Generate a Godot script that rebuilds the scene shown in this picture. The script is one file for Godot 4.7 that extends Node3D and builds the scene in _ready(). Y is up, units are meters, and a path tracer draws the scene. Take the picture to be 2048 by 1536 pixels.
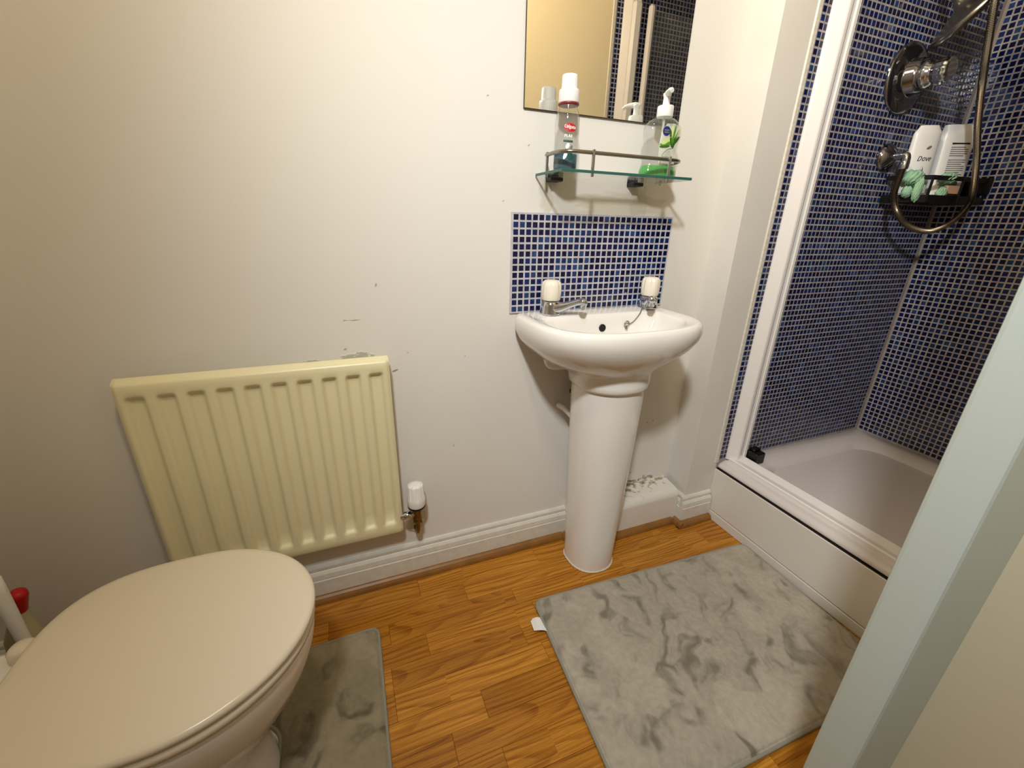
extends Node3D
# A small bathroom: basin on a pedestal, radiator, toilet, tiled shower cubicle. Metres, y up; the long wall is z = 0.

# ---------------------------------------------------------------- mesh building
class Mb:
	var P := PackedVector3Array()
	var G := PackedInt32Array()
	var U := PackedVector2Array()
	var uvf = null

	func t(a: Vector3, b: Vector3, c: Vector3, g := -1) -> void:
		P.append(a); P.append(b); P.append(c); G.append(g)

	func q(a: Vector3, b: Vector3, c: Vector3, d: Vector3, g := -1) -> void:
		t(a, b, c, g); t(a, c, d, g)

	func fix(p0: int) -> void:  # makes a closed body added since p0 face outwards (clockwise)
		var vol := 0.0
		var o := P[p0]
		for i in range(p0, P.size(), 3):
			vol += (P[i] - o).dot((P[i + 1] - o).cross(P[i + 2] - o))
		if vol > 0.0:
			for i in range(p0, P.size(), 3):
				var h := P[i + 1]; P[i + 1] = P[i + 2]; P[i + 2] = h

	func box(c: Vector3, s: Vector3, b := 0.0) -> void:
		var p0 := P.size()
		var h := s * 0.5
		b = minf(b, minf(h.x, minf(h.y, h.z)) * 0.95)
		if b <= 0.0:
			var v := []
			for i in 8:
				v.append(c + Vector3(h.x * (1 if i & 1 else -1), h.y * (1 if i & 2 else -1), h.z * (1 if i & 4 else -1)))
			for f in [[0, 2, 3, 1], [4, 5, 7, 6], [0, 1, 5, 4], [2, 6, 7, 3], [0, 4, 6, 2], [1, 3, 7, 5]]:
				q(v[f[0]], v[f[1]], v[f[2]], v[f[3]])
			fix(p0)
			return
		var k := h - Vector3(b, b, b)
		for ax in 3:
			var u := (ax + 1) % 3
			var w := (ax + 2) % 3
			for s1 in [-1, 1]:
				var f := []
				for m in [[-1, -1], [1, -1], [1, 1], [-1, 1]]:
					var p := Vector3.ZERO
					p[ax] = h[ax] * s1; p[u] = k[u] * m[0]; p[w] = k[w] * m[1]
					f.append(c + p)
				if s1 > 0: q(f[0], f[1], f[2], f[3])
				else: q(f[0], f[3], f[2], f[1])
			for s1 in [-1, 1]:
				for s2 in [-1, 1]:
					var e := []
					for m in [[0, -1], [1, -1], [1, 1], [0, 1]]:
						var p := Vector3.ZERO
						p[ax] = k[ax] * m[1]
						p[u] = (h[u] if m[0] == 0 else k[u]) * s1
						p[w] = (k[w] if m[0] == 0 else h[w]) * s2
						e.append(c + p)
					if s1 * s2 > 0: q(e[0], e[1], e[2], e[3])
					else: q(e[0], e[3], e[2], e[1])
		for s1 in [-1, 1]:
			for s2 in [-1, 1]:
				for s3 in [-1, 1]:
					var a := c + Vector3(h.x * s1, k.y * s2, k.z * s3)
					var d := c + Vector3(k.x * s1, h.y * s2, k.z * s3)
					var e := c + Vector3(k.x * s1, k.y * s2, h.z * s3)
					if s1 * s2 * s3 > 0: t(a, d, e)
					else: t(a, e, d)
		fix(p0)

	func loft(rings: Array, caps := true, g := 0, cap_g := -1, wrap := true) -> void:
		var p0 := P.size()
		var n: int = rings[0].size()
		for i in rings.size() - 1:
			var A: PackedVector3Array = rings[i]
			var B: PackedVector3Array = rings[i + 1]
			for j in (n if wrap else n - 1):
				var m := (j + 1) % n
				q(A[j], A[m], B[m], B[j], g)
		if caps:
			for e in 2:
				var R: PackedVector3Array = rings[0] if e == 0 else rings[rings.size() - 1]
				var mid := Vector3.ZERO
				for p in R: mid += p
				mid /= n
				for j in n:
					var m := (j + 1) % n
					if e == 0: t(mid, R[m], R[j], cap_g)
					else: t(mid, R[j], R[m], cap_g)
		if wrap: fix(p0)

	func lathe(prof: Array, c: Vector3, n := 32, axis := Vector3.UP, g := 0, cap_g := -1) -> void:  # prof: [radius, height] pairs
		var w := axis.normalized()
		var u := w.cross(Vector3(0.31, 0.2, 0.93)).normalized()
		var v := w.cross(u)
		var rings := []
		for p in prof:
			var R := PackedVector3Array()
			for i in n:
				var a := TAU * i / n
				R.append(c + w * p[1] + (u * cos(a) + v * sin(a)) * maxf(p[0], 1e-5))
			rings.append(R)
		loft(rings, true, g, cap_g)

	func tube(path: Array, r, n := 12, g := 0) -> void:  # r: a number, or one radius per point
		var rings := []
		var u := Vector3.ZERO
		for i in path.size():
			var d: Vector3 = (path[mini(i + 1, path.size() - 1)] - path[maxi(i - 1, 0)]).normalized()
			if i == 0:
				u = d.cross(Vector3(0.13, 0.97, 0.21)).normalized()
				if u.length() < 0.1: u = d.cross(Vector3.RIGHT).normalized()
			else:
				u = (u - d * u.dot(d)).normalized()
			var v := d.cross(u)
			var rr: float = r[i] if r is Array or r is PackedFloat32Array else r
			var R := PackedVector3Array()
			for j in n:
				var a := TAU * j / n
				R.append(path[i] + (u * cos(a) + v * sin(a)) * rr)
			rings.append(R)
		loft(rings, true, g, -1)

	func extrude(prof: PackedVector2Array, o: Vector3, u: Vector3, v: Vector3, dir: Vector3, g := -1) -> void:
		var p0 := P.size()
		var n := prof.size()
		var A := []
		for p in prof: A.append(o + u * p.x + v * p.y)
		for j in n:
			var m := (j + 1) % n
			q(A[j], A[m], A[m] + dir, A[j] + dir, g)
		var tri := Geometry2D.triangulate_polygon(prof)
		var cw := Geometry2D.is_polygon_clockwise(prof)
		for i in range(0, tri.size(), 3):
			var a: Vector3 = A[tri[i]]; var b: Vector3 = A[tri[i + 1]]; var c: Vector3 = A[tri[i + 2]]
			var fwd: bool = ((prof[tri[i + 1]] - prof[tri[i]]).cross(prof[tri[i + 2]] - prof[tri[i]]) > 0.0)
			# side faces A[j]->A[m] run with prof; start cap must run against it
			if fwd != (prof_area(prof) > 0.0): var h := b; b = c; c = h
			t(a, c, b, -1)
			t(a + dir, b + dir, c + dir, -1)
		fix(p0)

	static func prof_area(p: PackedVector2Array) -> float:
		var s := 0.0
		for i in p.size(): s += p[i].cross(p[(i + 1) % p.size()])
		return s

	func mesh() -> ArrayMesh:
		var st := SurfaceTool.new()
		st.begin(Mesh.PRIMITIVE_TRIANGLES)
		for i in G.size():
			st.set_smooth_group(0xFFFFFFFF if G[i] < 0 else G[i])
			for k in 3:
				var p := P[i * 3 + k]
				if uvf != null: st.set_uv(uvf.call(p))
				st.add_vertex(p)
		st.generate_normals()
		return st.commit()


# ---------------------------------------------------------------- nodes
func node_of(called: String, m: Mesh, mat: Material, parent: Node = null) -> MeshInstance3D:
	var o := MeshInstance3D.new()
	o.name = called
	o.mesh = m
	o.material_override = mat
	(parent if parent else self).add_child(o, true)
	return o

func put(called: String, mb: Mb, mat: Material, parent: Node = null) -> MeshInstance3D:
	return node_of(called, mb.mesh(), mat, parent)

func tag(o: Node, label: String, category: String, group := "") -> Node:
	o.set_meta("label", label)
	o.set_meta("category", category)
	if group: o.set_meta("group", group)
	return o

func thing(called: String, label: String, category: String, at := Vector3.ZERO) -> Node3D:
	var o := Node3D.new()
	o.name = called
	add_child(o, true)
	o.position = at
	tag(o, label, category)
	return o

func struct(called: String, mb: Mb, mat: Material, label: String) -> MeshInstance3D:
	var o := put(called, mb, mat)
	o.set_meta("kind", "structure")
	o.set_meta("label", label)
	return o

func noise(seed_: int, freq: float, oct := 3) -> FastNoiseLite:
	var n := FastNoiseLite.new()
	n.seed = seed_; n.frequency = freq; n.fractal_octaves = oct
	n.noise_type = FastNoiseLite.TYPE_SIMPLEX_SMOOTH
	return n

func noise_tex(seed_: int, freq: float, lo: Color, hi: Color, size := 256, normal := false, bump := 4.0) -> NoiseTexture2D:
	var t := NoiseTexture2D.new()
	t.width = size; t.height = size; t.seamless = true
	t.noise = noise(seed_, freq)
	if normal:
		t.as_normal_map = true; t.bump_strength = bump
	else:
		var r := Gradient.new()
		r.set_color(0, lo); r.set_color(1, hi)
		t.color_ramp = r
	return t

func mat(c: Color, rough := 0.5, metal := 0.0, spec := 0.5) -> StandardMaterial3D:
	var m := StandardMaterial3D.new()
	m.albedo_color = c; m.roughness = rough; m.metallic = metal; m.metallic_specular = spec
	return m

func glass(c: Color, a: float, rough := 0.05) -> StandardMaterial3D:
	var m := mat(Color(c.r, c.g, c.b, a), rough)
	m.transparency = BaseMaterial3D.TRANSPARENCY_ALPHA
	return m

func mottled(m: StandardMaterial3D, seed_: int, freq: float, lo: float, scale: float) -> StandardMaterial3D:
	m.albedo_texture = noise_tex(seed_, freq, Color(lo, lo, lo), Color.WHITE)
	m.uv1_triplanar = true; m.uv1_world_triplanar = true
	m.uv1_scale = Vector3(scale, scale, scale)
	return m

func ell(c: Vector3, a: float, b: float, n := 48, ang := 0.0) -> PackedVector3Array:  # a ring in the xz plane
	var R := PackedVector3Array()
	for i in n:
		var t := TAU * i / n
		R.append(c + Vector3(a * cos(t), 0, b * sin(t)).rotated(Vector3.UP, ang))
	return R

func dring(cx: float, hw: float, z0: float, zc: float, z1: float, y: float, nf := 2.8, nb := 9.0, n := 96) -> PackedVector3Array:
	# a ring with a rounded front (towards +z) and a squarish back
	var R := PackedVector3Array()
	for i in n:
		var t := TAU * (i + 0.5) / n
		var c := cos(t); var s := sin(t)
		var e := nf if s >= 0.0 else nb
		var x := cx + hw * signf(c) * pow(absf(c), 2.0 / e)
		var z := zc + (z1 - zc if s >= 0.0 else zc - z0) * signf(s) * pow(absf(s), 2.0 / e)
		R.append(Vector3(x, y, z))
	return R

func rounded_rect(x0: float, z0: float, x1: float, z1: float, r: float, k := 8) -> PackedVector2Array:
	var p := PackedVector2Array()
	for c in [[x1 - r, z1 - r, 0.0], [x0 + r, z1 - r, 90.0], [x0 + r, z0 + r, 180.0], [x1 - r, z0 + r, 270.0]]:
		for i in k + 1:
			var a := deg_to_rad(c[2] + 90.0 * i / k)
			p.append(Vector2(c[0] + r * cos(a), c[1] + r * sin(a)))
	return p

func spline(pts: Array, per := 8) -> Array:
	var out := []
	for i in pts.size() - 1:
		var a: Vector3 = pts[maxi(i - 1, 0)]; var b: Vector3 = pts[i]; var c: Vector3 = pts[i + 1]; var d: Vector3 = pts[mini(i + 2, pts.size() - 1)]
		for k in per: out.append(b.cubic_interpolate(c, a, d, float(k) / per))
	out.append(pts[pts.size() - 1])
	return out

# lettering bent onto a surface: place(x, y, d) gives the point d outside the surface
func lettering(text: String, height: float, depth: float, place: Callable, bold := false, squeeze := 1.0, slant := 0.0) -> ArrayMesh:
	var f := SystemFont.new()
	f.font_names = PackedStringArray(["Droid Sans"])
	if bold: f.font_weight = 700
	var tm := TextMesh.new()
	tm.font = f; tm.text = text; tm.font_size = 64; tm.pixel_size = 0.01; tm.depth = 0.02; tm.curve_step = 1.0
	var arr := tm.get_mesh_arrays()
	var vs: PackedVector3Array = arr[Mesh.ARRAY_VERTEX]
	if vs.is_empty(): return null
	var lo := vs[0]; var hi := vs[0]
	for p in vs: lo = lo.min(p); hi = hi.max(p)
	var s := height / (hi.y - lo.y)
	var mid := (lo + hi) * 0.5
	var st := SurfaceTool.new()
	st.begin(Mesh.PRIMITIVE_TRIANGLES)
	st.set_smooth_group(0xFFFFFFFF)
	var idx = arr[Mesh.ARRAY_INDEX]
	var count: int = idx.size() if idx != null and idx.size() else vs.size()
	for i in count:
		var p: Vector3 = vs[idx[i] if idx != null and idx.size() else i]
		var y := (p.y - mid.y) * s
		st.add_vertex(place.call((p.x - mid.x) * s * squeeze + y * slant, y, depth if p.z > mid.z else 0.0))
	st.generate_normals()
	return st.commit()

func patch(poly: PackedVector2Array, place: Callable, lift := 0.0) -> ArrayMesh:  # a thin printed shape laid on a surface
	var st := SurfaceTool.new()
	st.begin(Mesh.PRIMITIVE_TRIANGLES)
	var c := Vector2.ZERO
	for p in poly: c += p
	c /= poly.size()
	var rings := 4
	for j in poly.size():
		var a := poly[j]; var b := poly[(j + 1) % poly.size()]
		for k in rings:
			var t0 := float(k) / rings; var t1 := float(k + 1) / rings
			var p := [c.lerp(a, t0), c.lerp(a, t1), c.lerp(b, t1), c.lerp(b, t0)]
			for q in [[0, 2, 1], [0, 3, 2]]:
				for i in q: st.add_vertex(place.call(p[i].x, p[i].y, lift))
	st.generate_normals()
	return st.commit()

func oval(cx: float, cy: float, a: float, b: float, tilt := 0.0, n := 28) -> PackedVector2Array:
	var p := PackedVector2Array()
	for i in n:
		p.append(Vector2(cx, cy) + Vector2(a * cos(TAU * i / n), b * sin(TAU * i / n)).rotated(tilt))
	return p


# ---------------------------------------------------------------- materials
var rng := RandomNumberGenerator.new()
var M := {}
var tile_mats := []
const CAM := Vector3(-0.440015, 1.04163751, 1.0636962)
const FOCAL := 841.4467
const PITCH := 0.018

func oak_image(seed_: int, w: int, h: int) -> ImageTexture:
	var n1 := noise(seed_, 1.0, 2)
	var n2 := noise(seed_ + 9, 1.0, 2)
	var n3 := noise(seed_ + 17, 1.0, 1)
	var data := PackedByteArray()
	data.resize(w * h * 3)
	var light := Color(0.84, 0.61, 0.28)
	var dark := Color(0.56, 0.34, 0.07)
	var k := 0
	for y in h:
		var v := float(y) / 128.0   # 128 px = one strip of 64 mm
		for x in w:
			var u := float(x) / 128.0
			var bend := n1.get_noise_2d(u * 0.07, v * 0.40) * 1.3 + n1.get_noise_2d(u * 0.22 + 40.0, v * 1.0) * 0.10
			var ring := fposmod(v * 3.2 + bend * 3.0, 1.0)
			var g := smoothstep(0.45, 0.92, ring) * (1.0 - smoothstep(0.94, 1.0, ring))
			var fib := n2.get_noise_2d(u * 0.35, v * 38.0)
			var streak := n2.get_noise_2d(u * 0.10 + 90.0, v * 13.0)
			var pore := smoothstep(0.25, 0.6, n2.get_noise_2d(u * 0.8 + 33.0, v * 55.0))
			var tone := n3.get_noise_2d(u * 0.15 + 7.0, v * 0.5)
			var m := clampf(g * (0.34 + 0.40 * fib) + 0.22 * fib + 0.42 * streak + 0.30 * pore + 0.26 + 0.15 * tone, 0.0, 1.0)
			data[k] = int(255.0 * lerpf(light.r, dark.r, m))
			data[k + 1] = int(255.0 * lerpf(light.g, dark.g, m))
			data[k + 2] = int(255.0 * lerpf(light.b, dark.b, m))
			k += 3
	return ImageTexture.create_from_image(Image.create_from_data(w, h, false, Image.FORMAT_RGB8, data))

func plush_image(seed_: int, size: int) -> ImageTexture:
	var n1 := noise(seed_, 1.0, 3)
	var n2 := noise(seed_ + 5, 1.0, 4)
	var data := PackedByteArray()
	data.resize(size * size * 3)
	var k := 0
	for y in size:
		var v := float(y) / size
		for x in size:
			var u := float(x) / size
			var wx := n1.get_noise_2d(u * 4.0, v * 4.0)
			var wy := n1.get_noise_2d(u * 4.0 + 30.0, v * 4.0 + 11.0)
			var p := n2.get_noise_2d(u * 2.4 + wx * 0.5, v * 2.4 + wy * 0.5)
			var s := n2.get_noise_2d((u + v * 0.55) * 10.0 + wy * 0.8, (v - u * 0.5) * 4.5 + 60.0 + wx * 0.8)
			var f := n2.get_noise_2d(u * 40.0, v * 40.0)
			var area := smoothstep(-0.1, 0.35, p)     # brushed flat in places, ruffled in others
			var m := clampf(0.72 + 0.16 * area - 0.55 * (1.0 - area) * smoothstep(-0.05, 0.6, s) - 0.14 * smoothstep(0.2, 0.6, s) + f * 0.14 + 0.10 * wx, 0.0, 1.0)
			data[k] = int(255.0 * lerpf(0.46, 0.72, m))
			data[k + 1] = int(255.0 * lerpf(0.435, 0.68, m))
			data[k + 2] = int(255.0 * lerpf(0.38, 0.615, m))
			k += 3
	return ImageTexture.create_from_image(Image.create_from_data(size, size, false, Image.FORMAT_RGB8, data))

const WX0 := -1.25
const WPX := 900.0   # pixels to the metre on the painted wall

func blotch(im: Image, x: float, y: float, rx: float, ry: float, c: Color, a: float, seed_: int, rag := 0.5, tilt := 0.0) -> void:
	var n := noise(seed_, 1.0, 3)
	var cx := (x - WX0) * WPX; var cy := (1.9 - y) * WPX
	var r := int(maxf(rx, ry) * WPX * 1.6) + 2
	for j in range(int(cy) - r, int(cy) + r):
		if j < 0 or j >= im.get_height(): continue
		for i in range(int(cx) - r, int(cx) + r):
			if i < 0 or i >= im.get_width(): continue
			var d := Vector2(i - cx, j - cy).rotated(tilt) / WPX
			var e := sqrt(pow(d.x / rx, 2) + pow(d.y / ry, 2)) + rag * n.get_noise_2d(d.x / rx * 1.3 + seed_, d.y / ry * 1.3)
			var k := a * (1.0 - smoothstep(0.75, 1.05, e))
			if k > 0.003: im.set_pixel(i, j, im.get_pixel(i, j).lerp(c, k))

func wall_paint() -> ImageTexture:
	var im := Image.create_empty(int(1.9 * WPX), int(1.9 * WPX), false, Image.FORMAT_RGB8)
	var base := Color(0.875, 0.855, 0.82)
	im.fill(base)
	var grey := Color(0.42, 0.41, 0.39)
	# scuffs and nicks
	for s in [[-0.364, 0.894, 0.005, 0.0022, 1.2], [-0.443, 0.814, 0.004, 0.0016, 0.2], [-0.417, 0.813, 0.010, 0.0012, 0.05], [-0.430, 0.8135, 0.014, 0.0006, 0.05], [-0.085, 1.306, 0.003, 0.0016, 0.4], [-0.044, 1.089, 0.003, 0.0016, 0.8], [-0.188, 0.429, 0.004, 0.0014, 1.4], [-0.149, 0.697, 0.003, 0.0013, 0.9], [-0.301, 0.721, 0.002, 0.0015, 0.3], [0.51, 0.39, 0.003, 0.003, 0.0], [0.535, 0.395, 0.003, 0.0035, 0.3], [0.02, 1.215, 0.004, 0.0014, 0.7]]:
		blotch(im, s[0], s[1], s[2], s[3], grey, 0.5, int(s[0] * 977.0) + 500, 0.3, s[4])
	# paint flaked away above the radiator, with a pale torn edge
	for s in [[-0.528, 0.7165, 0.026, 0.007, 71], [-0.438, 0.720, 0.024, 0.011, 72], [-0.412, 0.724, 0.018, 0.010, 77], [-0.388, 0.7185, 0.007, 0.007, 75]]:
		blotch(im, s[0], s[1] + 0.002, s[2] * 1.05, s[3] * 1.12, Color(0.93, 0.92, 0.88), 0.9, s[4], 0.55)
		blotch(im, s[0], s[1], s[2], s[3], Color(0.69, 0.69, 0.61), 0.9, s[4], 0.55)
	blotch(im, -0.336, 0.676, 0.009, 0.0025, Color(0.5, 0.48, 0.42), 0.8, 75, 0.3, 0.3)
	blotch(im, -0.449, 0.743, 0.005, 0.0025, Color(0.6, 0.58, 0.52), 0.7, 76, 0.4, 0.5)
	# damp and soap runs under the shelf, mould by the boxing
	for s in [[0.075, 1.10, 0.02, 0.05, 81], [0.36, 1.10, 0.03, 0.05, 82], [0.30, 1.09, 0.16, 0.03, 83]]:
		blotch(im, s[0], s[1], s[2], s[3], Color(0.72, 0.67, 0.55), 0.28, s[4], 0.6)
	blotch(im, 0.14, 1.0625, 0.045, 0.003, Color(0.72, 0.52, 0.28), 0.7, 84, 0.5)
	for i in 26:
		blotch(im, 0.30 + 0.011 * i + rng.randf_range(-0.004, 0.004), 0.150 + rng.randf_range(-0.003, 0.012), rng.randf_range(0.003, 0.012), rng.randf_range(0.002, 0.008), Color(0.36, 0.32, 0.2), rng.randf_range(0.25, 0.7), 90 + i, 0.6)
	for i in 8:
		blotch(im, 0.40 + 0.012 * rng.randf_range(0.0, 6.0), 0.17 + rng.randf_range(0.0, 0.05), 0.004, 0.003, Color(0.45, 0.4, 0.3), 0.4, 130 + i, 0.6)
	return ImageTexture.create_from_image(im)

func make_materials() -> void:
	var paint := mat(Color.WHITE, 0.55, 0.0, 0.35)
	paint.albedo_texture = wall_paint()
	paint.texture_repeat = false
	M.paint = paint
	M.wall = mottled(mat(Color(0.875, 0.855, 0.82), 0.55, 0.0, 0.35), 4, 0.01, 0.97, 1.0)
	M.cream_wall = mat(Color(0.93, 0.87, 0.72), 0.6)
	M.ceiling = mat(Color(0.9, 0.89, 0.86), 0.8)
	M.gloss_white = mottled(mat(Color(0.88, 0.86, 0.82), 0.3), 31, 0.01, 0.965, 1.0)
	M.skirting = mottled(mat(Color(0.87, 0.85, 0.80), 0.35), 32, 0.03, 0.93, 3.0)
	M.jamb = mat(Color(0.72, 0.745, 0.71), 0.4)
	M.near_wall = mat(Color(0.76, 0.71, 0.60), 0.5)
	M.upvc = mat(Color(0.92, 0.90, 0.88), 0.25)
	M.tray = mat(Color(0.835, 0.805, 0.79), 0.22)
	M.ceramic = mat(Color(0.925, 0.905, 0.875), 0.09)
	M.ceramic.clearcoat_enabled = true; M.ceramic.clearcoat = 0.4; M.ceramic.clearcoat_roughness = 0.05
	M.seat = mat(Color(0.87, 0.82, 0.735), 0.22)
	M.radiator = mat(Color(0.90, 0.86, 0.70), 0.35)
	M.chrome = mat(Color(0.82, 0.83, 0.85), 0.10, 1.0)
	M.dull_chrome = mat(Color(0.60, 0.58, 0.54), 0.28, 1.0)
	M.valve = mat(Color(0.56, 0.56, 0.59), 0.12, 1.0)
	M.hose = mat(Color(0.46, 0.42, 0.36), 0.35, 1.0)
	M.brass = mat(Color(0.52, 0.43, 0.25), 0.3, 1.0)
	M.copper = mat(Color(0.30, 0.19, 0.11), 0.5, 0.6)
	M.white_plastic = mat(Color(0.92, 0.91, 0.89), 0.3)
	M.tap_head = mat(Color(0.93, 0.89, 0.82), 0.28)
	M.black = mat(Color(0.02, 0.02, 0.022), 0.4)
	M.rubber = mat(Color(0.40, 0.36, 0.28), 0.6)
	M.grout = mottled(mat(Color(0.80, 0.78, 0.79), 0.75), 41, 0.03, 0.84, 3.0)
	M.dirty_grout = mottled(mat(Color(0.72, 0.69, 0.68), 0.75), 42, 0.03, 0.8, 3.0)
	M.bead = mottled(mat(Color(0.91, 0.88, 0.82), 0.4), 43, 0.06, 0.85, 6.0)
	M.silicone = mat(Color(0.62, 0.57, 0.53), 0.5)
	M.mirror = mat(Color(0.93, 0.93, 0.91), 0.0, 1.0)
	M.mirror_edge = mat(Color(0.22, 0.19, 0.13), 0.4)
	M.shelf_glass = glass(Color(0.55, 0.75, 0.66), 0.10, 0.0)
	M.glass_edge = mat(Color(0.16, 0.36, 0.32), 0.12)
	M.clear = glass(Color(0.62, 0.62, 0.60), 0.15, 0.04)
	M.screen = glass(Color(0.7, 0.75, 0.72), 0.04, 0.02)
	M.teal_liquid = glass(Color(0.0, 0.30, 0.38), 0.95, 0.08)
	M.green_liquid = glass(Color(0.22, 0.68, 0.22), 0.84, 0.08)
	M.red = mat(Color(0.74, 0.06, 0.07), 0.4)
	M.red_ring = mat(Color(0.50, 0.13, 0.11), 0.4)
	M.print_white = mat(Color(0.95, 0.95, 0.93), 0.5)
	M.print_grey = mat(Color(0.45, 0.44, 0.44), 0.6)
	M.print_dark = mat(Color(0.10, 0.10, 0.11), 0.6)
	M.print_green = mat(Color(0.05, 0.30, 0.24), 0.5)
	M.leaf = mat(Color(0.36, 0.56, 0.16), 0.5)
	M.leaf_dark = mat(Color(0.20, 0.38, 0.08), 0.5)
	M.leaf_pale = mat(Color(0.80, 0.86, 0.55), 0.5)
	M.blue_logo = mat(Color(0.08, 0.14, 0.42), 0.4)
	M.label_film = glass(Color(0.90, 0.92, 0.86), 0.55, 0.2)
	M.puff = mottled(mat(Color(0.72, 0.90, 0.74), 0.7), 51, 0.08, 0.75, 14.0)
	M.puff.backlight_enabled = true; M.puff.backlight = Color(0.3, 0.4, 0.3)
	M.soap_pack = mat(Color(0.86, 0.68, 0.56), 0.35)
	M.cloth_tag = mat(Color(0.93, 0.92, 0.90), 0.8)
	M.binding = mat(Color(0.56, 0.545, 0.49), 0.9)
	for i in 2:
		var r := mat(Color.WHITE, 0.95, 0.0, 0.2)
		r.albedo_color = Color.WHITE if i == 0 else Color(0.86, 0.84, 0.78)   # the mat by the toilet is more worn
		r.albedo_texture = plush_image(61 + i * 7, 512)
		r.rim_enabled = true; r.rim = 0.5; r.rim_tint = 0.7
		r.heightmap_enabled = true
		r.heightmap_texture = noise_tex(66, 0.16, Color.BLACK, Color.WHITE, 512)
		r.heightmap_scale = 0.12
		M["rug%d" % i] = r
	var oak := [oak_image(11, 1024, 384), oak_image(29, 1024, 384)]
	var tints := [Color(0.90, 0.85, 0.67), Color(0.93, 0.88, 0.69), Color(0.87, 0.81, 0.62), Color(0.91, 0.86, 0.68), Color(0.89, 0.83, 0.65), Color(0.96, 0.92, 0.76)]
	M.oak = []
	for i in 6:
		var m := mat(tints[i], 0.32, 0.0, 0.4)
		m.albedo_texture = oak[i % 2]
		M.oak.append(m)
	M.oak_bead = mottled(mat(Color(0.60, 0.41, 0.19), 0.4), 45, 0.02, 0.8, 2.0)
	M.dark_gap = mat(Color(0.10, 0.06, 0.03), 0.8)
	var mot := noise_tex(77, 0.03, Color(0.62, 0.62, 0.66), Color(1, 1, 1))
	for c in [Color(0.035, 0.075, 0.27), Color(0.05, 0.12, 0.36), Color(0.09, 0.20, 0.45), Color(0.20, 0.32, 0.54), Color(0.045, 0.10, 0.30), Color(0.13, 0.27, 0.46)]:
		var m := mat(c, 0.14)
		m.albedo_texture = mot
		m.uv1_triplanar = true; m.uv1_world_triplanar = true; m.uv1_scale = Vector3(14, 14, 14)
		tile_mats.append(m)
	M.tile_mass = mat(Color.WHITE, 0.14)
	M.tile_mass.vertex_color_use_as_albedo = true
	M.tile_mass.albedo_texture = mot
	M.tile_mass.uv1_triplanar = true; M.tile_mass.uv1_world_triplanar = true; M.tile_mass.uv1_scale = Vector3(14, 14, 14)

func pick() -> int:
	return [0, 0, 0, 4, 4, 4, 1, 1, 1, 2, 2, 5, 3, 0, 1][rng.randi() % 15]


# ---------------------------------------------------------------- camera, light
func setup() -> void:
	var cam := Camera3D.new()
	cam.name = "camera"
	cam.fov = rad_to_deg(2.0 * atan(768.0 / FOCAL))
	cam.near = 0.02
	cam.position = CAM
	cam.rotation_order = EULER_ORDER_YXZ
	cam.rotation = Vector3(-0.36845272, -0.38540003, 0.02366239)
	add_child(cam)
	cam.current = true
	var e := Environment.new()
	e.background_mode = Environment.BG_COLOR
	e.background_color = Color(0.02, 0.02, 0.02)
	e.tonemap_mode = Environment.TONE_MAPPER_LINEAR
	e.tonemap_exposure = 1.0
	e.sdfgi_enabled = true; e.ssao_enabled = true; e.ssil_enabled = true
	var we := WorldEnvironment.new()
	we.name = "world_environment"
	we.environment = e
	add_child(we)

# three spotlight heads on a ceiling bar: position, aim, cone half-angle, energy, colour
const HEADS := [
	[Vector3(-0.60, 2.00, 1.235), Vector3(0.95, 0.66, 0.12), 57.0, 2.82, Color(0.97, 0.99, 1.0)],
	[Vector3(-0.40, 2.05, 0.88), Vector3(-1.05, 1.25, 0.0), 75.0, 0.62, Color(1.0, 0.92, 0.79)],
	[Vector3(-0.10, 2.10, 0.45), Vector3(0.85, 1.75, 0.68), 75.0, 0.78, Color(1.0, 0.90, 0.76)],
]

func ceiling_lamp() -> void:
	var o := thing("ceiling_lamp", "chrome ceiling bar with three warm spotlight heads", "lamp", Vector3(-0.35, 2.35, 0.88))
	var b := Mb.new()
	b.lathe([[0.055, -0.02], [0.055, -0.004], [0.05, 0.0]], Vector3.ZERO, 32)
	put("ceiling_plate", b, M.chrome, o)
	var bar := Mb.new()
	bar.tube([Vector3(-0.28, -0.12, 0.41), Vector3(0.28, -0.12, -0.41)], 0.009)
	bar.tube([Vector3(0, -0.12, 0), Vector3(0, -0.01, 0)], 0.008)
	put("bar", bar, M.chrome, o)
	for d in HEADS:
		var p: Vector3 = d[0] - o.position
		var ax: Vector3 = (d[1] - d[0]).normalized()
		var h := Mb.new()
		h.lathe([[0.016, -0.11], [0.030, -0.10], [0.034, -0.05], [0.034, 0.0], [0.031, 0.0], [0.029, -0.012]], p, 32, ax)
		h.tube([Vector3(p.x, -0.12, p.z), p - ax * 0.09], 0.006)
		put("spot_head", h, M.chrome, o)
		var g := Mb.new()
		g.lathe([[0.029, -0.010], [0.029, -0.004], [0.026, -0.002]], p, 32, ax)
		var m := mat(Color(1, 0.97, 0.9), 0.4)
		m.emission_enabled = true; m.emission = d[4]; m.emission_energy_multiplier = 4.0
		put("bulb", g, m, o)
		var l := SpotLight3D.new()
		l.name = "bulb_light"
		l.transform = Transform3D(Basis.looking_at(ax), p + ax * 0.02)
		l.light_color = d[4]; l.light_energy = d[3]; l.light_size = 0.06
		l.spot_angle = d[2]; l.spot_angle_attenuation = 1.0
		l.spot_range = 8.0; l.spot_attenuation = 2.0; l.shadow_enabled = true
		o.add_child(l, true)


# ---------------------------------------------------------------- room
const NIBX := 0.647
const NIBZ := 0.1016
const FARX := 1.5652
const OPPZ := 0.868
const CORX := 0.141

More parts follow.
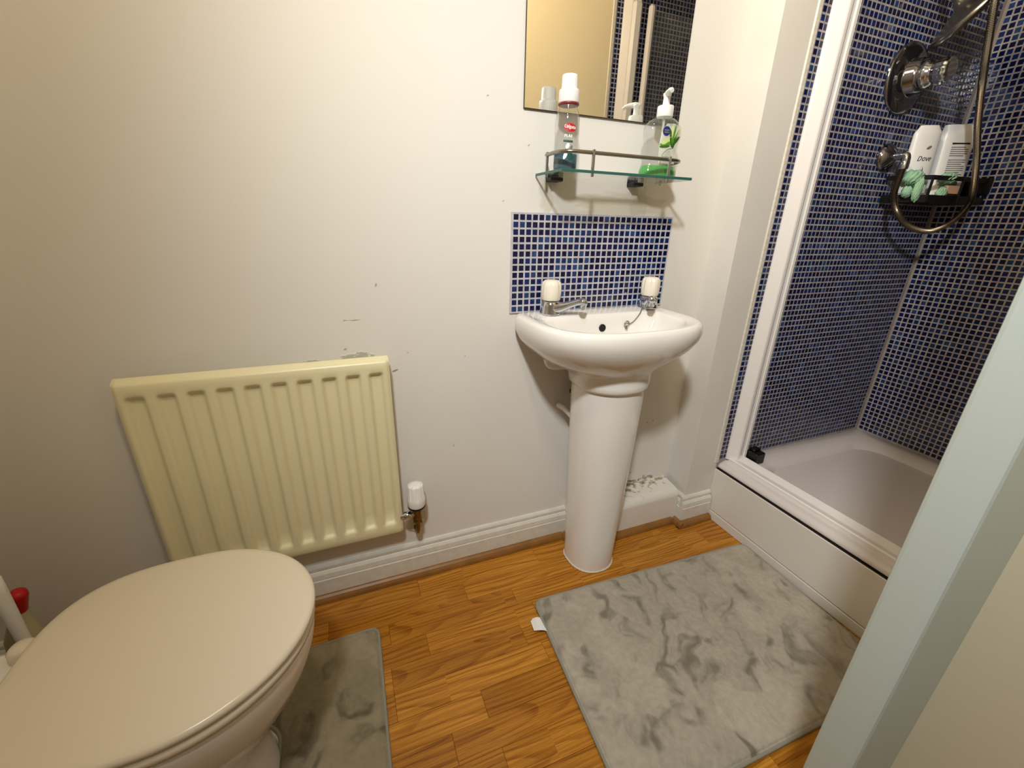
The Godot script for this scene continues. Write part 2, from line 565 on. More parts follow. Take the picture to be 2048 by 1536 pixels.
func slab(called: String, lo: Vector3, hi: Vector3, m: Material, label: String) -> MeshInstance3D:
	var b := Mb.new()
	b.box((lo + hi) * 0.5, hi - lo)
	return struct(called, b, m, label)

func room() -> void:
	var b := Mb.new()
	b.box(Vector3(-0.30, 1.15, -0.06), Vector3(2.1, 2.5, 0.12))
	b.uvf = func(p: Vector3) -> Vector2: return Vector2((p.x - WX0) / 1.9, (1.9 - p.y) / 1.9)
	struct("wall_back", b, M.paint, "off-white painted wall behind the radiator and basin")
	slab("wall_left", Vector3(-1.46, -0.1, -0.12), Vector3(-1.33, 2.4, 2.12), M.wall, "off-white wall behind the toilet")
	# the stub between basin and shower, and the shower walls behind their tiles
	slab("wall_stub", Vector3(NIBX, -0.1, -0.12), Vector3(0.770, 2.4, NIBZ), M.wall, "narrow white wall stub between basin and shower")
	slab("wall_shower_back", Vector3(0.770, -0.1, -0.12), Vector3(FARX + 0.12, 2.4, NIBZ - 0.0008), M.dirty_grout, "grouted mosaic wall carrying the shower valve")
	slab("wall_shower_side", Vector3(FARX + 0.0008, -0.1, NIBZ - 0.004), Vector3(FARX + 0.12, 2.4, OPPZ + 0.12), M.dirty_grout, "grouted mosaic wall at the far side of the shower")
	slab("wall_shower_front", Vector3(0.77, -0.1, OPPZ + 0.0008), Vector3(FARX + 0.0008, 2.4, OPPZ + 0.12), M.dirty_grout, "grouted mosaic wall opposite the shower valve")
	slab("wall_front", Vector3(CORX + 0.144, -0.1, OPPZ), Vector3(0.77, 2.4, OPPZ + 0.12), M.cream_wall, "cream wall facing the basin, seen in the mirror")
	# the partition's end beside the viewer, and the deeper wall behind it
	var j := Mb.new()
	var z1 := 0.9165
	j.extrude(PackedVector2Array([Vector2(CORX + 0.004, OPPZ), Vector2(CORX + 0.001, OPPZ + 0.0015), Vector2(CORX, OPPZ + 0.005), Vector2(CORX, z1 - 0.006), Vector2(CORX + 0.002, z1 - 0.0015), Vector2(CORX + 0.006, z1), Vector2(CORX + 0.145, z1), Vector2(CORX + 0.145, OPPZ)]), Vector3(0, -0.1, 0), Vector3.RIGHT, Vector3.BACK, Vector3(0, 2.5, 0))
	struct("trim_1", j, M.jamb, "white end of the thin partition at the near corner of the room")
	slab("wall_right", Vector3(CORX + 0.140, -0.1, z1 - 0.002), Vector3(CORX + 0.26, 2.4, 2.12), M.near_wall, "beige wall beyond the partition end, closest to the viewer")
	slab("wall_near", Vector3(-1.46, -0.1, 2.0), Vector3(CORX + 0.26, 2.4, 2.12), M.wall, "off-white wall behind the viewer")
	slab("ceiling", Vector3(-1.46, 2.35, -0.12), Vector3(FARX + 0.12, 2.47, 2.12), M.ceiling, "plain white ceiling over the bathroom")
	floor_boards()
	skirting()

func floor_boards() -> void:
	var f := Mb.new()
	f.box(Vector3(0.15, -0.06, 1.0), Vector3(2.9, 0.1, 2.24))
	var fl := struct("floor", f, M.dark_gap, "oak laminate floor of narrow planks")
	var w := 0.064
	var known := {0: [0.063, -0.325], 1: [-0.577], 2: [-0.065], 4: [-0.088, -0.433], 5: [-0.433], 7: [-0.327]}
	for row in range(-1, 22):
		var z0 := 0.036 + w * row
		var board := posmod(row, 3) == 0     # the joint at z = 0.42 is a board edge
		var x_end := 0.79 if z0 < OPPZ - 0.02 else CORX + 0.1
		var cuts := []
		if known.has(row): cuts.append_array(known[row])
		var x := -1.25
		var first: float = -1.25 + rng.randf_range(0.1, 0.4)
		if cuts.is_empty():
			x = first
			while x < x_end - 0.1:
				cuts.append(x); x += rng.randf_range(0.26, 0.46)
		else:
			cuts.sort()
			x = cuts[0] - 0.36
			while x > -1.2: cuts.append(x); x -= 0.37
			cuts.sort()
			x = cuts[cuts.size() - 1] + 0.38
			while x < x_end - 0.08: cuts.append(x); x += 0.35
		cuts.append(x_end)
		x = -1.33
		for c in cuts:
			var g := 0.0002
			var ga := 0.0006 if board else 0.0002
			var lo := Vector3(x + g, -0.010, z0 + ga); var hi := Vector3(float(c) - g, 0.0, z0 + w - 0.0002)
			var b := Mb.new()
			b.box((lo + hi) * 0.5, hi - lo, 0.0005)
			var off := Vector2(rng.randf(), rng.randf())
			b.uvf = func(p: Vector3) -> Vector2: return Vector2((p.x - lo.x) / 0.512 + off.x, (p.z - lo.z) / 0.192 + off.y)
			put("plank", b, M.oak[rng.randi() % 6], fl)
			x = c

func skirt_profile() -> PackedVector2Array:   # x outwards, y up: a torus-style skirting board with two grooves
	return PackedVector2Array([Vector2(0, 0.0), Vector2(0.018, 0.0), Vector2(0.018, 0.070), Vector2(0.0155, 0.073), Vector2(0.017, 0.076), Vector2(0.0155, 0.090), Vector2(0.011, 0.097), Vector2(0.0075, 0.099), Vector2(0.0095, 0.103), Vector2(0.009, 0.110), Vector2(0.005, 0.116), Vector2(0, 0.1175)])

func bead_profile() -> PackedVector2Array:
	return PackedVector2Array([Vector2(0.0, 0.0), Vector2(0.017, 0.0), Vector2(0.017, 0.004), Vector2(0.0155, 0.011), Vector2(0.011, 0.018), Vector2(0.005, 0.022), Vector2(0.0, 0.0225)])

func skirting() -> void:
	var s := Mb.new()
	s.extrude(skirt_profile(), Vector3(-1.33, 0, 0), Vector3.BACK, Vector3.UP, Vector3(1.54, 0, 0))
	var sk := struct("baseboard_back", s, M.skirting, "chipped white moulded skirting board under the radiator")
	var q := Mb.new()
	q.extrude(bead_profile(), Vector3(-1.33, 0, 0.018), Vector3.BACK, Vector3.UP, Vector3(1.515, 0, 0))
	put("floor_bead", q, M.oak_bead, sk)
	# skirting round the wall stub
	var n := Mb.new()
	n.extrude(skirt_profile(), Vector3(NIBX, 0, 0.02), Vector3.LEFT, Vector3.UP, Vector3(0, 0, NIBZ - 0.02 + 0.001))
	n.extrude(skirt_profile(), Vector3(NIBX - 0.0178, 0, NIBZ), Vector3.BACK, Vector3.UP, Vector3(0.1358, 0, 0))
	var nk := struct("baseboard_stub", n, M.skirting, "white skirting wrapped round the wall stub beside the shower")
	var nb := Mb.new()
	nb.extrude(bead_profile(), Vector3(NIBX - 0.018, 0, 0.09), Vector3.LEFT, Vector3.UP, Vector3(0, 0, NIBZ + 0.034 - 0.09))
	nb.extrude(bead_profile(), Vector3(NIBX - 0.035, 0, NIBZ + 0.018), Vector3.BACK, Vector3.UP, Vector3(0.152, 0, 0))
	put("floor_bead", nb, M.oak_bead, nk)
	# pipe boxing between pedestal and stub
	var x0 := 0.20
	var x1 := 0.628
	var prof := PackedVector2Array([Vector2(0, 0), Vector2(0.088, 0), Vector2(0.088, 0.105)])
	for i in 9:
		var a := PI * 0.5 * i / 8
		prof.append(Vector2(0.058 + 0.03 * cos(a), 0.108 + 0.03 * sin(a)))
	prof.append(Vector2(0, 0.146))
	var bx := Mb.new()
	bx.extrude(prof, Vector3(x0, 0, 0), Vector3.BACK, Vector3.UP, Vector3(x1 - x0, 0, 0))
	var grime := Image.create_empty(512, 256, false, Image.FORMAT_RGB8)
	grime.fill(Color(0.875, 0.85, 0.80))
	var gn := noise(321, 1.0, 4)
	for j in 256:
		for i in 512:
			var u := i / 512.0; var v := j / 256.0     # v: 0 at the wall, 1 at the floor
			var a := gn.get_noise_2d(u * 14.0, v * 9.0) + 0.35 * gn.get_noise_2d(u * 60.0, v * 40.0)
			var k := clampf((a + 0.42 - v * 2.2 - 0.7 * absf(u - 0.56)) * 1.3, 0.0, 0.8)
			if k > 0.0: grime.set_pixel(i, j, Color(0.875, 0.85, 0.80).lerp(Color(0.40, 0.34, 0.20), k))
	var gm := mat(Color.WHITE, 0.5)
	gm.albedo_texture = ImageTexture.create_from_image(grime)
	gm.texture_repeat = false
	bx.uvf = func(p: Vector3) -> Vector2: return Vector2((p.x - x0) / (x1 - x0), clampf((p.z + (0.146 - p.y)) / 0.23, 0.0, 1.0))
	var bo := struct("trim_2", bx, gm, "white boxed-in pipe with a mouldy top between pedestal and wall stub")
	var bb := Mb.new()
	bb.extrude(bead_profile(), Vector3(x0, 0, 0.088), Vector3.BACK, Vector3.UP, Vector3(x1 - 0.018 - x0, 0, 0))
	bb.extrude(bead_profile(), Vector3(x0, 0, 0.02), Vector3.LEFT, Vector3.UP, Vector3(0, 0, 0.085))
	put("floor_bead", bb, M.oak_bead, bo)


# ---------------------------------------------------------------- mosaic
func tile_mesh(s: float, d: float) -> ArrayMesh:   # faces +z, back at z = 0
	var b := Mb.new()
	var h := s * 0.5
	var k := h - 0.0009
	var A := []; var B := []; var C := []
	for m in [[-1, -1], [1, -1], [1, 1], [-1, 1]]:
		A.append(Vector3(h * m[0], h * m[1], 0)); B.append(Vector3(h * m[0], h * m[1], d - 0.0008)); C.append(Vector3(k * m[0], k * m[1], d))
	for i in 4:
		var j := (i + 1) % 4
		b.q(A[i], A[j], B[j], B[i]); b.q(B[i], B[j], C[j], C[i])
	b.q(C[0], C[1], C[2], C[3])
	b.q(A[3], A[2], A[1], A[0])
	b.fix(0)
	return b.mesh()

var tile_shape: ArrayMesh
var tile_linear := []

func seen_px(p: Vector3) -> Vector2:
	var bs := Basis.from_euler(Vector3(-0.36845272, -0.38540003, 0.02366239), EULER_ORDER_YXZ)
	var q := bs.transposed() * (p - CAM)
	if q.z > -0.01: return Vector2(-9999, -9999)
	return Vector2(1024 + FOCAL * q.x / -q.z, 768 - FOCAL * q.y / -q.z)

# o: lower corner of the field; u, v: directions across and up; nrm: outwards
func mosaic(parent: Node, o: Vector3, u: Vector3, v: Vector3, nrm: Vector3, nx: int, ny: int, singles: int) -> void:
	var spots := []
	var bs := Basis(u, v, nrm)
	for j in ny:
		for i in nx:
			var p := o + u * (PITCH * (i + 0.5)) + v * (PITCH * (j + 0.5))
			var to := CAM - p
			var px := seen_px(p)
			var show := to.normalized().dot(nrm) / to.length_squared()
			if px.x < 0 or px.x > 2048 or px.y < 0 or px.y > 1536 or px.x > 2040 - (px.y - 590) * 0.474: show = 0.0
			spots.append([show, p, pick()])
	var order := spots.duplicate()
	order.sort_custom(func(a, b): return a[0] > b[0])
	var rest := []
	for i in order.size():
		var s = order[i]
		if i < singles and s[0] > 0.0:
			var t := node_of("tile", tile_shape, tile_mats[s[2]], parent)
			t.transform = Transform3D(bs.rotated(u, rng.randf_range(-0.006, 0.006)), s[1])
		else:
			rest.append(s)
	if rest.is_empty(): return
	var mm := MultiMesh.new()
	mm.transform_format = MultiMesh.TRANSFORM_3D
	mm.use_colors = true
	mm.mesh = tile_shape
	mm.instance_count = rest.size()
	for i in rest.size():
		mm.set_instance_transform(i, Transform3D(bs.rotated(u, rng.randf_range(-0.006, 0.006)), rest[i][1]))
		mm.set_instance_color(i, tile_linear[rest[i][2]])
	var mi := MultiMeshInstance3D.new()
	mi.name = "tiles"
	mi.multimesh = mm
	mi.material_override = M.tile_mass
	mi.set_meta("kind", "stuff")
	parent.add_child(mi, true)

func shower_tiles() -> void:
	tile_shape = tile_mesh(PITCH * 0.75, 0.0042)
	for m in tile_mats: tile_linear.append(m.albedo_color.srgb_to_linear())
	mosaic(get_node("wall_shower_back"), Vector3(0.779, 0.243, NIBZ - 0.004), Vector3.RIGHT, Vector3.UP, Vector3.BACK, 43, 100, 300)
	mosaic(get_node("wall_shower_side"), Vector3(FARX + 0.004, 0.243, NIBZ + 0.006), Vector3.BACK, Vector3.UP, Vector3.LEFT, 42, 100, 300)
	mosaic(get_node("wall_shower_front"), Vector3(0.779 + 43 * PITCH, 0.243, OPPZ + 0.004), Vector3.LEFT, Vector3.UP, Vector3.FORWARD, 43, 100, 0)
	for d in [["back", NIBZ - 0.004, 1.0], ["front", OPPZ + 0.004, -1.0]]:
		var b := Mb.new()
		b.box(Vector3(0.767, 1.15, d[1] + 0.003 * d[2]), Vector3(0.018, 1.84, 0.009), 0.003)
		put("edge_bead", b, M.bead, get_node("wall_shower_" + d[0]))
	var c := Mb.new()
	c.box(Vector3(FARX - 0.001, 1.15, NIBZ + 0.003), Vector3(0.007, 1.84, 0.007), 0.003)
	put("corner_seal", c, M.silicone, get_node("wall_shower_side"))

func splashback() -> void:
	var o := thing("splashback", "blue mosaic tile splashback on the wall above the basin", "splashback", Vector3(-0.017, 0.8117, 0))
	var w := 28 * PITCH
	var h := 14 * PITCH
	var b := Mb.new()
	b.box(Vector3(w * 0.5 - 0.002, h * 0.5 - 0.002, 0.0023), Vector3(w + 0.006, h + 0.006, 0.0046), 0.001)
	put("grout", b, M.grout, o)
	# tiles are children of the splashback, placed in its own axes
	var k := 0
	var rest := []
	for j in range(13, -1, -1):
		for i in 28:
			var p := Vector3(PITCH * (i + 0.5) - 0.002, PITCH * (j + 0.5) - 0.002, 0.0012)
			var c := pick()
			if k < 300:
				node_of("tile", tile_shape, tile_mats[c], o).position = p
			else: rest.append([p, c])
			k += 1
	var mm := MultiMesh.new()
	mm.transform_format = MultiMesh.TRANSFORM_3D
	mm.use_colors = true
	mm.mesh = tile_shape
	mm.instance_count = rest.size()
	for i in rest.size():
		mm.set_instance_transform(i, Transform3D(Basis(), rest[i][0]))
		mm.set_instance_color(i, tile_linear[rest[i][1]])
	var mi := MultiMeshInstance3D.new()
	mi.name = "tiles"; mi.multimesh = mm; mi.material_override = M.tile_mass
	mi.set_meta("kind", "stuff")
	o.add_child(mi, true)


# ---------------------------------------------------------------- shower
func shower() -> void:
	var o := thing("shower_tray", "white shower tray with panelled front beside the grey bath mat", "shower tray", Vector3(0.768, 0, 0.1016))
	var L := OPPZ - 0.1016 - 0.001
	var b := Mb.new()
	b.box(Vector3(0.002, 0.1232, L * 0.5), Vector3(0.005, 0.1695, L), 0.0015)
	put("front_panel", b, M.gloss_white, o)
	b = Mb.new()
	b.box(Vector3(0.004, 0.018, L * 0.5), Vector3(0.010, 0.036, L), 0.002)
	put("plinth", b, M.gloss_white, o)
	b = Mb.new()
	b.box(Vector3(0.016, 0.105, L * 0.5), Vector3(0.022, 0.206, L))
	put("panel_frame", b, M.dark_gap, o)
	# tray: rim section swept round a dished floor
	b = Mb.new()
	var x1 := FARX - 0.768 + 0.002
	var rings := []
	for r in [[0.010, 0.2125], [0.008, 0.217], [0.013, 0.226], [0.030, 0.2345], [0.046, 0.2365], [0.090, 0.2355], [0.118, 0.231], [0.134, 0.218], [0.146, 0.200], [0.166, 0.190], [0.20, 0.184], [0.25, 0.180], [0.30, 0.1785]]:
		var ins: float = r[0]
		var R := PackedVector3Array()
		var side := maxf(0.0, ins - 0.05) if ins > 0.05 else 0.0
		var rad := clampf(ins * 0.62, 0.006, 0.10)
		for p in rounded_rect(ins, side + 0.0, x1 - side, L - side, rad, 8): R.append(Vector3(p.x, r[1], p.y))
		rings.append(R)
	b.loft(rings, true, 0, -1)
	put("basin", b, M.tray, o)
	b = Mb.new()
	b.lathe([[0.045, 0.0], [0.045, 0.004], [0.03, 0.006], [0.002, 0.006]], Vector3(0.42, 0.179, 0.45), 32)
	put("waste", b, M.chrome, o)
	# enclosure: bottom rail, wall channels, header and the folded door
	var f := thing("shower_enclosure", "white shower enclosure, its channels and rail framing the tiled opening", "shower screen", Vector3(0.768, 0.2365, 0.1016))
	b = Mb.new()
	b.extrude(PackedVector2Array([Vector2(0.044, -0.001), Vector2(0.044, 0.010), Vector2(0.048, 0.013), Vector2(0.070, 0.008), Vector2(0.074, 0.008), Vector2(0.100, 0.017), Vector2(0.106, 0.015), Vector2(0.108, -0.001)]), Vector3(0, 0, 0.012), Vector3.RIGHT, Vector3.UP, Vector3(0, 0, L - 0.026))
	put("bottom_rail", b, M.upvc, f)
	for e in 2:
		var zz := 0.0 if e == 0 else L
		var s := 1.0 if e == 0 else -1.0
		b = Mb.new()
		var prof := PackedVector2Array([Vector2(0.041, 0.0), Vector2(0.0415, 0.004), Vector2(0.044, 0.0075), Vector2(0.0655, 0.0275), Vector2(0.069, 0.029), Vector2(0.078, 0.029), Vector2(0.080, 0.027), Vector2(0.080, 0.0)])
		b.extrude(prof, Vector3(0, 0.005, zz), Vector3.RIGHT, Vector3.BACK * s, Vector3(0, 1.72, 0))
		put("wall_channel", b, M.upvc, f)
		b = Mb.new()
		b.box(Vector3(0.0885, 0.865, zz + 0.009 * s), Vector3(0.017, 1.72, 0.018), 0.002)
		put("seal", b, M.rubber, f)
		b = Mb.new()
		b.box(Vector3(0.105, 0.865, zz + 0.014 * s), Vector3(0.016, 1.72, 0.028), 0.003)
		put("inner_channel", b, M.upvc, f)
	b = Mb.new()
	b.box(Vector3(0.09, 1.745, L * 0.5), Vector3(0.10, 0.05, L - 0.002), 0.004)
	put("header", b, M.upvc, f)
	var d := Node3D.new()
	d.name = "door"
	d.position = Vector3(0.092, 0.0155, 0.7384)
	f.add_child(d, true)
	for x in [0.0, 0.075]:
		b = Mb.new()
		b.box(Vector3(x, 0.84, 0), Vector3(0.045 if x == 0.0 else 0.03, 1.66, 0.026), 0.010)
		put("stile", b, M.upvc, d)
	b = Mb.new()
	b.box(Vector3(0.25, 0.84, 0.0), Vector3(0.33, 1.62, 0.005))
	put("pane", b, M.screen, d)
	# black stop in the corner
	var k := thing("door_stop", "small black rubber block in the tray corner by the frame", "door stop", Vector3(0.905, 0.2345, 0.145))
	b = Mb.new()
	b.box(Vector3(0, 0.021, 0), Vector3(0.046, 0.042, 0.044), 0.003)
	put("block", b, M.black, k)
	b = Mb.new()
	b.box(Vector3(0.004, 0.045, -0.010), Vector3(0.036, 0.010, 0.024), 0.003)
	put("cap", b, M.black, k)

	# mixer valve
	var v := thing("shower_valve", "round chrome shower valve with a stubby knob on mosaic wall", "shower valve", Vector3(1.19, 1.462, NIBZ))
	b = Mb.new()
	b.lathe([[0.092, 0.0], [0.092, 0.004], [0.088, 0.009], [0.070, 0.0125], [0.050, 0.016], [0.046, 0.020], [0.045, 0.040], [0.040, 0.046]], Vector3.ZERO, 64, Vector3.BACK)
	put("plate", b, M.valve, v)
	b = Mb.new()
	b.lathe([[0.034, 0.044], [0.036, 0.05], [0.036, 0.060], [0.030, 0.066], [0.028, 0.072]], Vector3.ZERO, 48, Vector3.BACK)
	put("collar", b, M.chrome, v)
	b = Mb.new()
	var rr := []
	for p in [[0.026, 0.070], [0.029, 0.074], [0.030, 0.100], [0.027, 0.108], [0.020, 0.110]]:
		var R := PackedVector3Array()
		for i in 96:
			var a := TAU * i / 96
			var q: float = p[0] * (1.0 + 0.03 * cos(a * 12.0))
			R.append(Vector3(q * cos(a), q * sin(a), p[1]))
		rr.append(R)
	b.loft(rr)
	put("knob", b, M.chrome, v)
	b = Mb.new()
	b.tube([Vector3(0, -0.02, 0.09), Vector3(0, -0.036, 0.093)], 0.006)
	put("lever", b, M.chrome, v)

	# hose outlet elbow, hose, handset
	var e := thing("hose_outlet", "round chrome hose outlet elbow on the mosaic below the valve", "hose outlet", Vector3(1.205, 1.256, NIBZ))
	b = Mb.new()
	b.lathe([[0.040, 0.0], [0.040, 0.004], [0.034, 0.014], [0.020, 0.024], [0.013, 0.030]], Vector3.ZERO, 48, Vector3.BACK)
	put("plate", b, M.valve, e)
	b = Mb.new()
	b.tube(spline([Vector3(0, 0, 0.015), Vector3(0, 0.001, 0.04), Vector3(0, 0.0, 0.055), Vector3(0, -0.010, 0.060), Vector3(0, -0.028, 0.0595)], 6), 0.0115, 20)
	b.lathe([[0.0125, -0.038], [0.013, -0.034], [0.013, -0.018], [0.012, -0.016]], Vector3(0, 0, 0.0595), 24)
	put("elbow", b, M.chrome, e)
	var pts := [Vector3(1.205, 1.222, 0.161), Vector3(1.195, 1.187, 0.165), Vector3(1.187, 1.145, 0.170), Vector3(1.203, 1.102, 0.180), Vector3(1.263, 1.064, 0.185), Vector3(1.318, 1.046, 0.196), Vector3(1.364, 1.043, 0.210), Vector3(1.410, 1.061, 0.224), Vector3(1.435, 1.092, 0.238), Vector3(1.442, 1.128, 0.248), Vector3(1.432, 1.160, 0.250), Vector3(1.410, 1.205, 0.250), Vector3(1.380, 1.255, 0.250), Vector3(1.340, 1.318, 0.248), Vector3(1.308, 1.373, 0.248), Vector3(1.276, 1.424, 0.250), Vector3(1.230, 1.473, 0.260), Vector3(1.188, 1.518, 0.270), Vector3(1.140, 1.578, 0.280), Vector3(1.104, 1.620, 0.290)]
	var path := spline(pts, 40)
	var rad := []
	for i in path.size(): rad.append(0.0088 if i % 2 else 0.0076)
	b = Mb.new()
	b.tube(path, rad, 14, -1)
	tag(put("shower_hose", b, M.hose), "ribbed metal shower hose looping below the black caddy", "hose")
	var hs := thing("rain_shower", "large chrome shower head tilted at the top of the cubicle", "shower head", Vector3(1.222, 1.588, 0.205))
	var ax := Vector3(-0.55, 0.64, -0.53).normalized()
	b = Mb.new()
	b.lathe([[0.086, 0.0], [0.095, 0.004], [0.096, 0.012], [0.088, 0.019], [0.05, 0.030], [0.02, 0.042], [0.014, 0.06]], Vector3.ZERO, 64, ax)
	put("head", b, M.dull_chrome, hs)
	b = Mb.new()
	b.lathe([[0.078, -0.003], [0.082, 0.0005]], Vector3.ZERO, 48, ax)
	put("spray_plate", b, M.rubber, hs)
	b = Mb.new()
	b.tube(spline([ax * 0.045, ax * 0.08 + Vector3(0.0, 0.02, -0.01), Vector3(0.0, 0.16, -0.103)], 8), 0.012, 20)
	put("arm", b, M.dull_chrome, hs)

	caddy()

func caddy() -> void:
	var o := thing("shower_caddy", "black corner caddy holding bottles on the mosaic walls", "caddy", Vector3(1.24, 1.128, 0.106))
	var shape := [Vector3(0, 0, 0), Vector3(0, 0, 0.036), Vector3(0.06, 0, 0.094), Vector3(0.19, 0, 0.112), Vector3(0.319, 0, 0.119), Vector3(0.319, 0, 0.0)]
	var pl := PackedVector2Array()
	for p in shape: pl.append(Vector2(p.x, p.z))
	var b := Mb.new()
	b.extrude(pl, Vector3.ZERO, Vector3.RIGHT, Vector3.BACK, Vector3(0, 0.004, 0))
	put("base_plate", b, M.black, o)
	for lv in [[0.010, 0.022], [0.070, 0.013]]:
		b = Mb.new()
		for i in 4:
			var a: Vector3 = shape[i] + Vector3(0, lv[0], 0); var c: Vector3 = shape[i + 1] + Vector3(0, lv[0], 0)
			var d := (c - a).normalized()
			var n := Vector3(-d.z, 0, d.x)
			b.extrude(PackedVector2Array([Vector2(-0.0015, -lv[1] * 0.5), Vector2(0.0015, -lv[1] * 0.5), Vector2(0.0015, lv[1] * 0.5), Vector2(-0.0015, lv[1] * 0.5)]), a - d * 0.001, n, Vector3.UP, c - a + d * 0.002)
		put("rail", b, M.black, o)
	for p in [shape[1], shape[2], shape[3], shape[4]]:
		b = Mb.new()
		b.box(p + Vector3(0, 0.036, 0), Vector3(0.006, 0.072, 0.006), 0.001)
		put("post", b, M.black, o)
	b = Mb.new()
	b.box(Vector3(0.318, 0.055, 0.075), Vector3(0.006, 0.05, 0.11), 0.002)
	put("mount", b, M.black, o)

	# tall slim bottle
	var t := thing("shampoo_bottle", "slim white bottle with dark script lettering, left one in caddy", "bottle", Vector3(1.300, 1.1325, 0.150))
	t.rotation = Vector3(0, -0.42, 0.02)
	var hwd := func(y: float) -> Vector2: return Vector2(lerpf(0.044, 0.040, y / 0.21) - 0.012 * smoothstep(0.19, 0.212, y), lerpf(0.024, 0.014, y / 0.21) - 0.006 * smoothstep(0.19, 0.212, y))
	b = Mb.new()
	var rings := []
	for i in 26:
		var y := 0.022 + 0.190 * i / 25.0
		var s: Vector2 = hwd.call(y)
		rings.append(ell(Vector3(0, y, 0), s.x, s.y))
	b.loft(rings)
	put("body", b, M.white_plastic, t)
	b = Mb.new()
	b.loft([ell(Vector3(0, 0, 0), 0.036, 0.021), ell(Vector3(0, 0.02, 0), 0.038, 0.022), ell(Vector3(0, 0.0225, 0), 0.036, 0.020)])
	put("cap", b, M.white_plastic, t)
	var on := func(x: float, y: float, d: float) -> Vector3:
		var s: Vector2 = hwd.call(y + 0.12)
		return Vector3(x, y + 0.12, s.y * sqrt(maxf(0.02, 1.0 - pow(x / s.x, 2))) + 0.0006 + d)
	var tx := lettering("Dove", 0.013, 0.0006, on, false, 1.0, 0.25)
	if tx: node_of("lettering", tx, M.print_dark, t)
	node_of("print", patch(oval(0.004, 0.030, 0.008, 0.004, 0.5), on), M.print_grey, t)
	node_of("print", patch(PackedVector2Array([Vector2(-0.002, -0.02), Vector2(0.002, -0.03), Vector2(0.003, -0.05), Vector2(0.0, -0.055), Vector2(0.0, -0.03)]), on), M.print_dark, t)
	node_of("print", patch(oval(-0.012, -0.056, 0.006, 0.009), on), M.leaf_dark, t)
	node_of("print", patch(oval(0.006, -0.058, 0.010, 0.003), on), M.print_dark, t)

	# wide bottle showing its back label
	var w := thing("conditioner_bottle", "wide white bottle with barcode and small print, right one in caddy", "bottle", Vector3(1.430, 1.1325, 0.165))
	w.rotation = Vector3(0, -0.30, 0.03)
	var hw2 := func(y: float) -> Vector2: return Vector2(0.054 - 0.006 * smoothstep(0.18, 0.222, y), lerpf(0.030, 0.018, y / 0.22) - 0.006 * smoothstep(0.2, 0.222, y))
	b = Mb.new()
	rings = []
	for i in 26:
		var y := 0.022 + 0.200 * i / 25.0
		var s: Vector2 = hw2.call(y)
		rings.append(dring(0, s.x, -s.y, 0.0, s.y, y, 3.4, 3.4, 64))
	b.loft(rings)
	put("body", b, M.white_plastic, w)
	b = Mb.new()
	b.loft([ell(Vector3(0, 0, 0), 0.042, 0.024), ell(Vector3(0, 0.021, 0), 0.046, 0.026), ell(Vector3(0, 0.023, 0), 0.044, 0.024)])
	put("cap", b, M.white_plastic, w)
	var on2 := func(x: float, y: float, d: float) -> Vector3:
		var s: Vector2 = hw2.call(y + 0.11)
		return Vector3(x, y + 0.11, s.y * pow(maxf(0.02, 1.0 - pow(absf(x / s.x), 3.4)), 1.0 / 3.4) + 0.0006 + d)
	var bar := func(x0: float, y0: float, x1: float, y1: float) -> PackedVector2Array: return PackedVector2Array([Vector2(x0, y0), Vector2(x1, y0), Vector2(x1, y1), Vector2(x0, y1)])
	node_of("print", patch(bar.call(-0.030, 0.056, 0.030, 0.061), on2), M.print_dark, w)
	for i in 14:
		if i == 5: continue
		node_of("print", patch(bar.call(-0.030, 0.047 - 0.006 * i, (0.030 if i % 4 else 0.018), 0.0494 - 0.006 * i), on2), M.print_grey, w)
	for i in 11:
		node_of("barcode", patch(bar.call(-0.012 + 0.0032 * i, -0.066, -0.012 + 0.0032 * i + (0.002 if i % 3 else 0.001), -0.047), on2), M.print_dark, w)

	# soap pack and bath puffs
	var s2 := thing("soap_pack", "pinkish clear pack lying on the caddy under wide bottle", "soap", Vector3(1.41, 1.1325, 0.203))
	s2.rotation.y = -0.12
	b = Mb.new()
	b.box(Vector3(0, 0.024, 0), Vector3(0.062, 0.046, 0.014), 0.004)
	put("wrapper", b, M.soap_pack, s2)
	b = Mb.new()
	b.box(Vector3(0.0, 0.016, 0.0072), Vector3(0.05, 0.014, 0.001))
	put("print", b, M.brass, s2)
	var pn := noise(777, 1.0, 3)
	for d in [[Vector3(1.262, 1.196, 0.166), Vector3(0.034, 0.022, 0.022), "crumpled mint green bath puff draped over left caddy rail"], [Vector3(1.385, 1.199, 0.196), Vector3(0.036, 0.016, 0.018), "flattened mint green bath puff tucked between the caddy bottles"]]:
		var u := thing("bath_puff", d[2], "bath puff", d[0])
		b = Mb.new()
		var lumps := [[Vector3.ZERO, d[1]], [Vector3(0.004, -0.032, 0.020), Vector3(0.015, 0.034, 0.010)], [Vector3(-0.018, -0.040, 0.004), Vector3(0.014, 0.016, 0.012)]] if d[0].x < 1.3 else [[Vector3.ZERO, d[1]], [Vector3(-0.016, -0.046, 0.004), Vector3(0.024, 0.020, 0.010)]]
		for q in lumps:
			rings = []
			for i in 17:
				var th := PI * (i + 0.02) / 16.05
				var R := PackedVector3Array()
				for k in 40:
					var a := TAU * k / 40
					var dir := Vector3(sin(th) * cos(a), cos(th), sin(th) * sin(a))
					var f := 1.0 + 0.30 * pn.get_noise_3dv(dir * 3.0 + d[0] * 9.0) + 0.10 * sin(a * 13.0 + dir.y * 9.0)
					R.append(q[0] + dir * q[1] * f)
				rings.append(R)
			b.loft(rings)
		put("netting", b, M.puff, u)


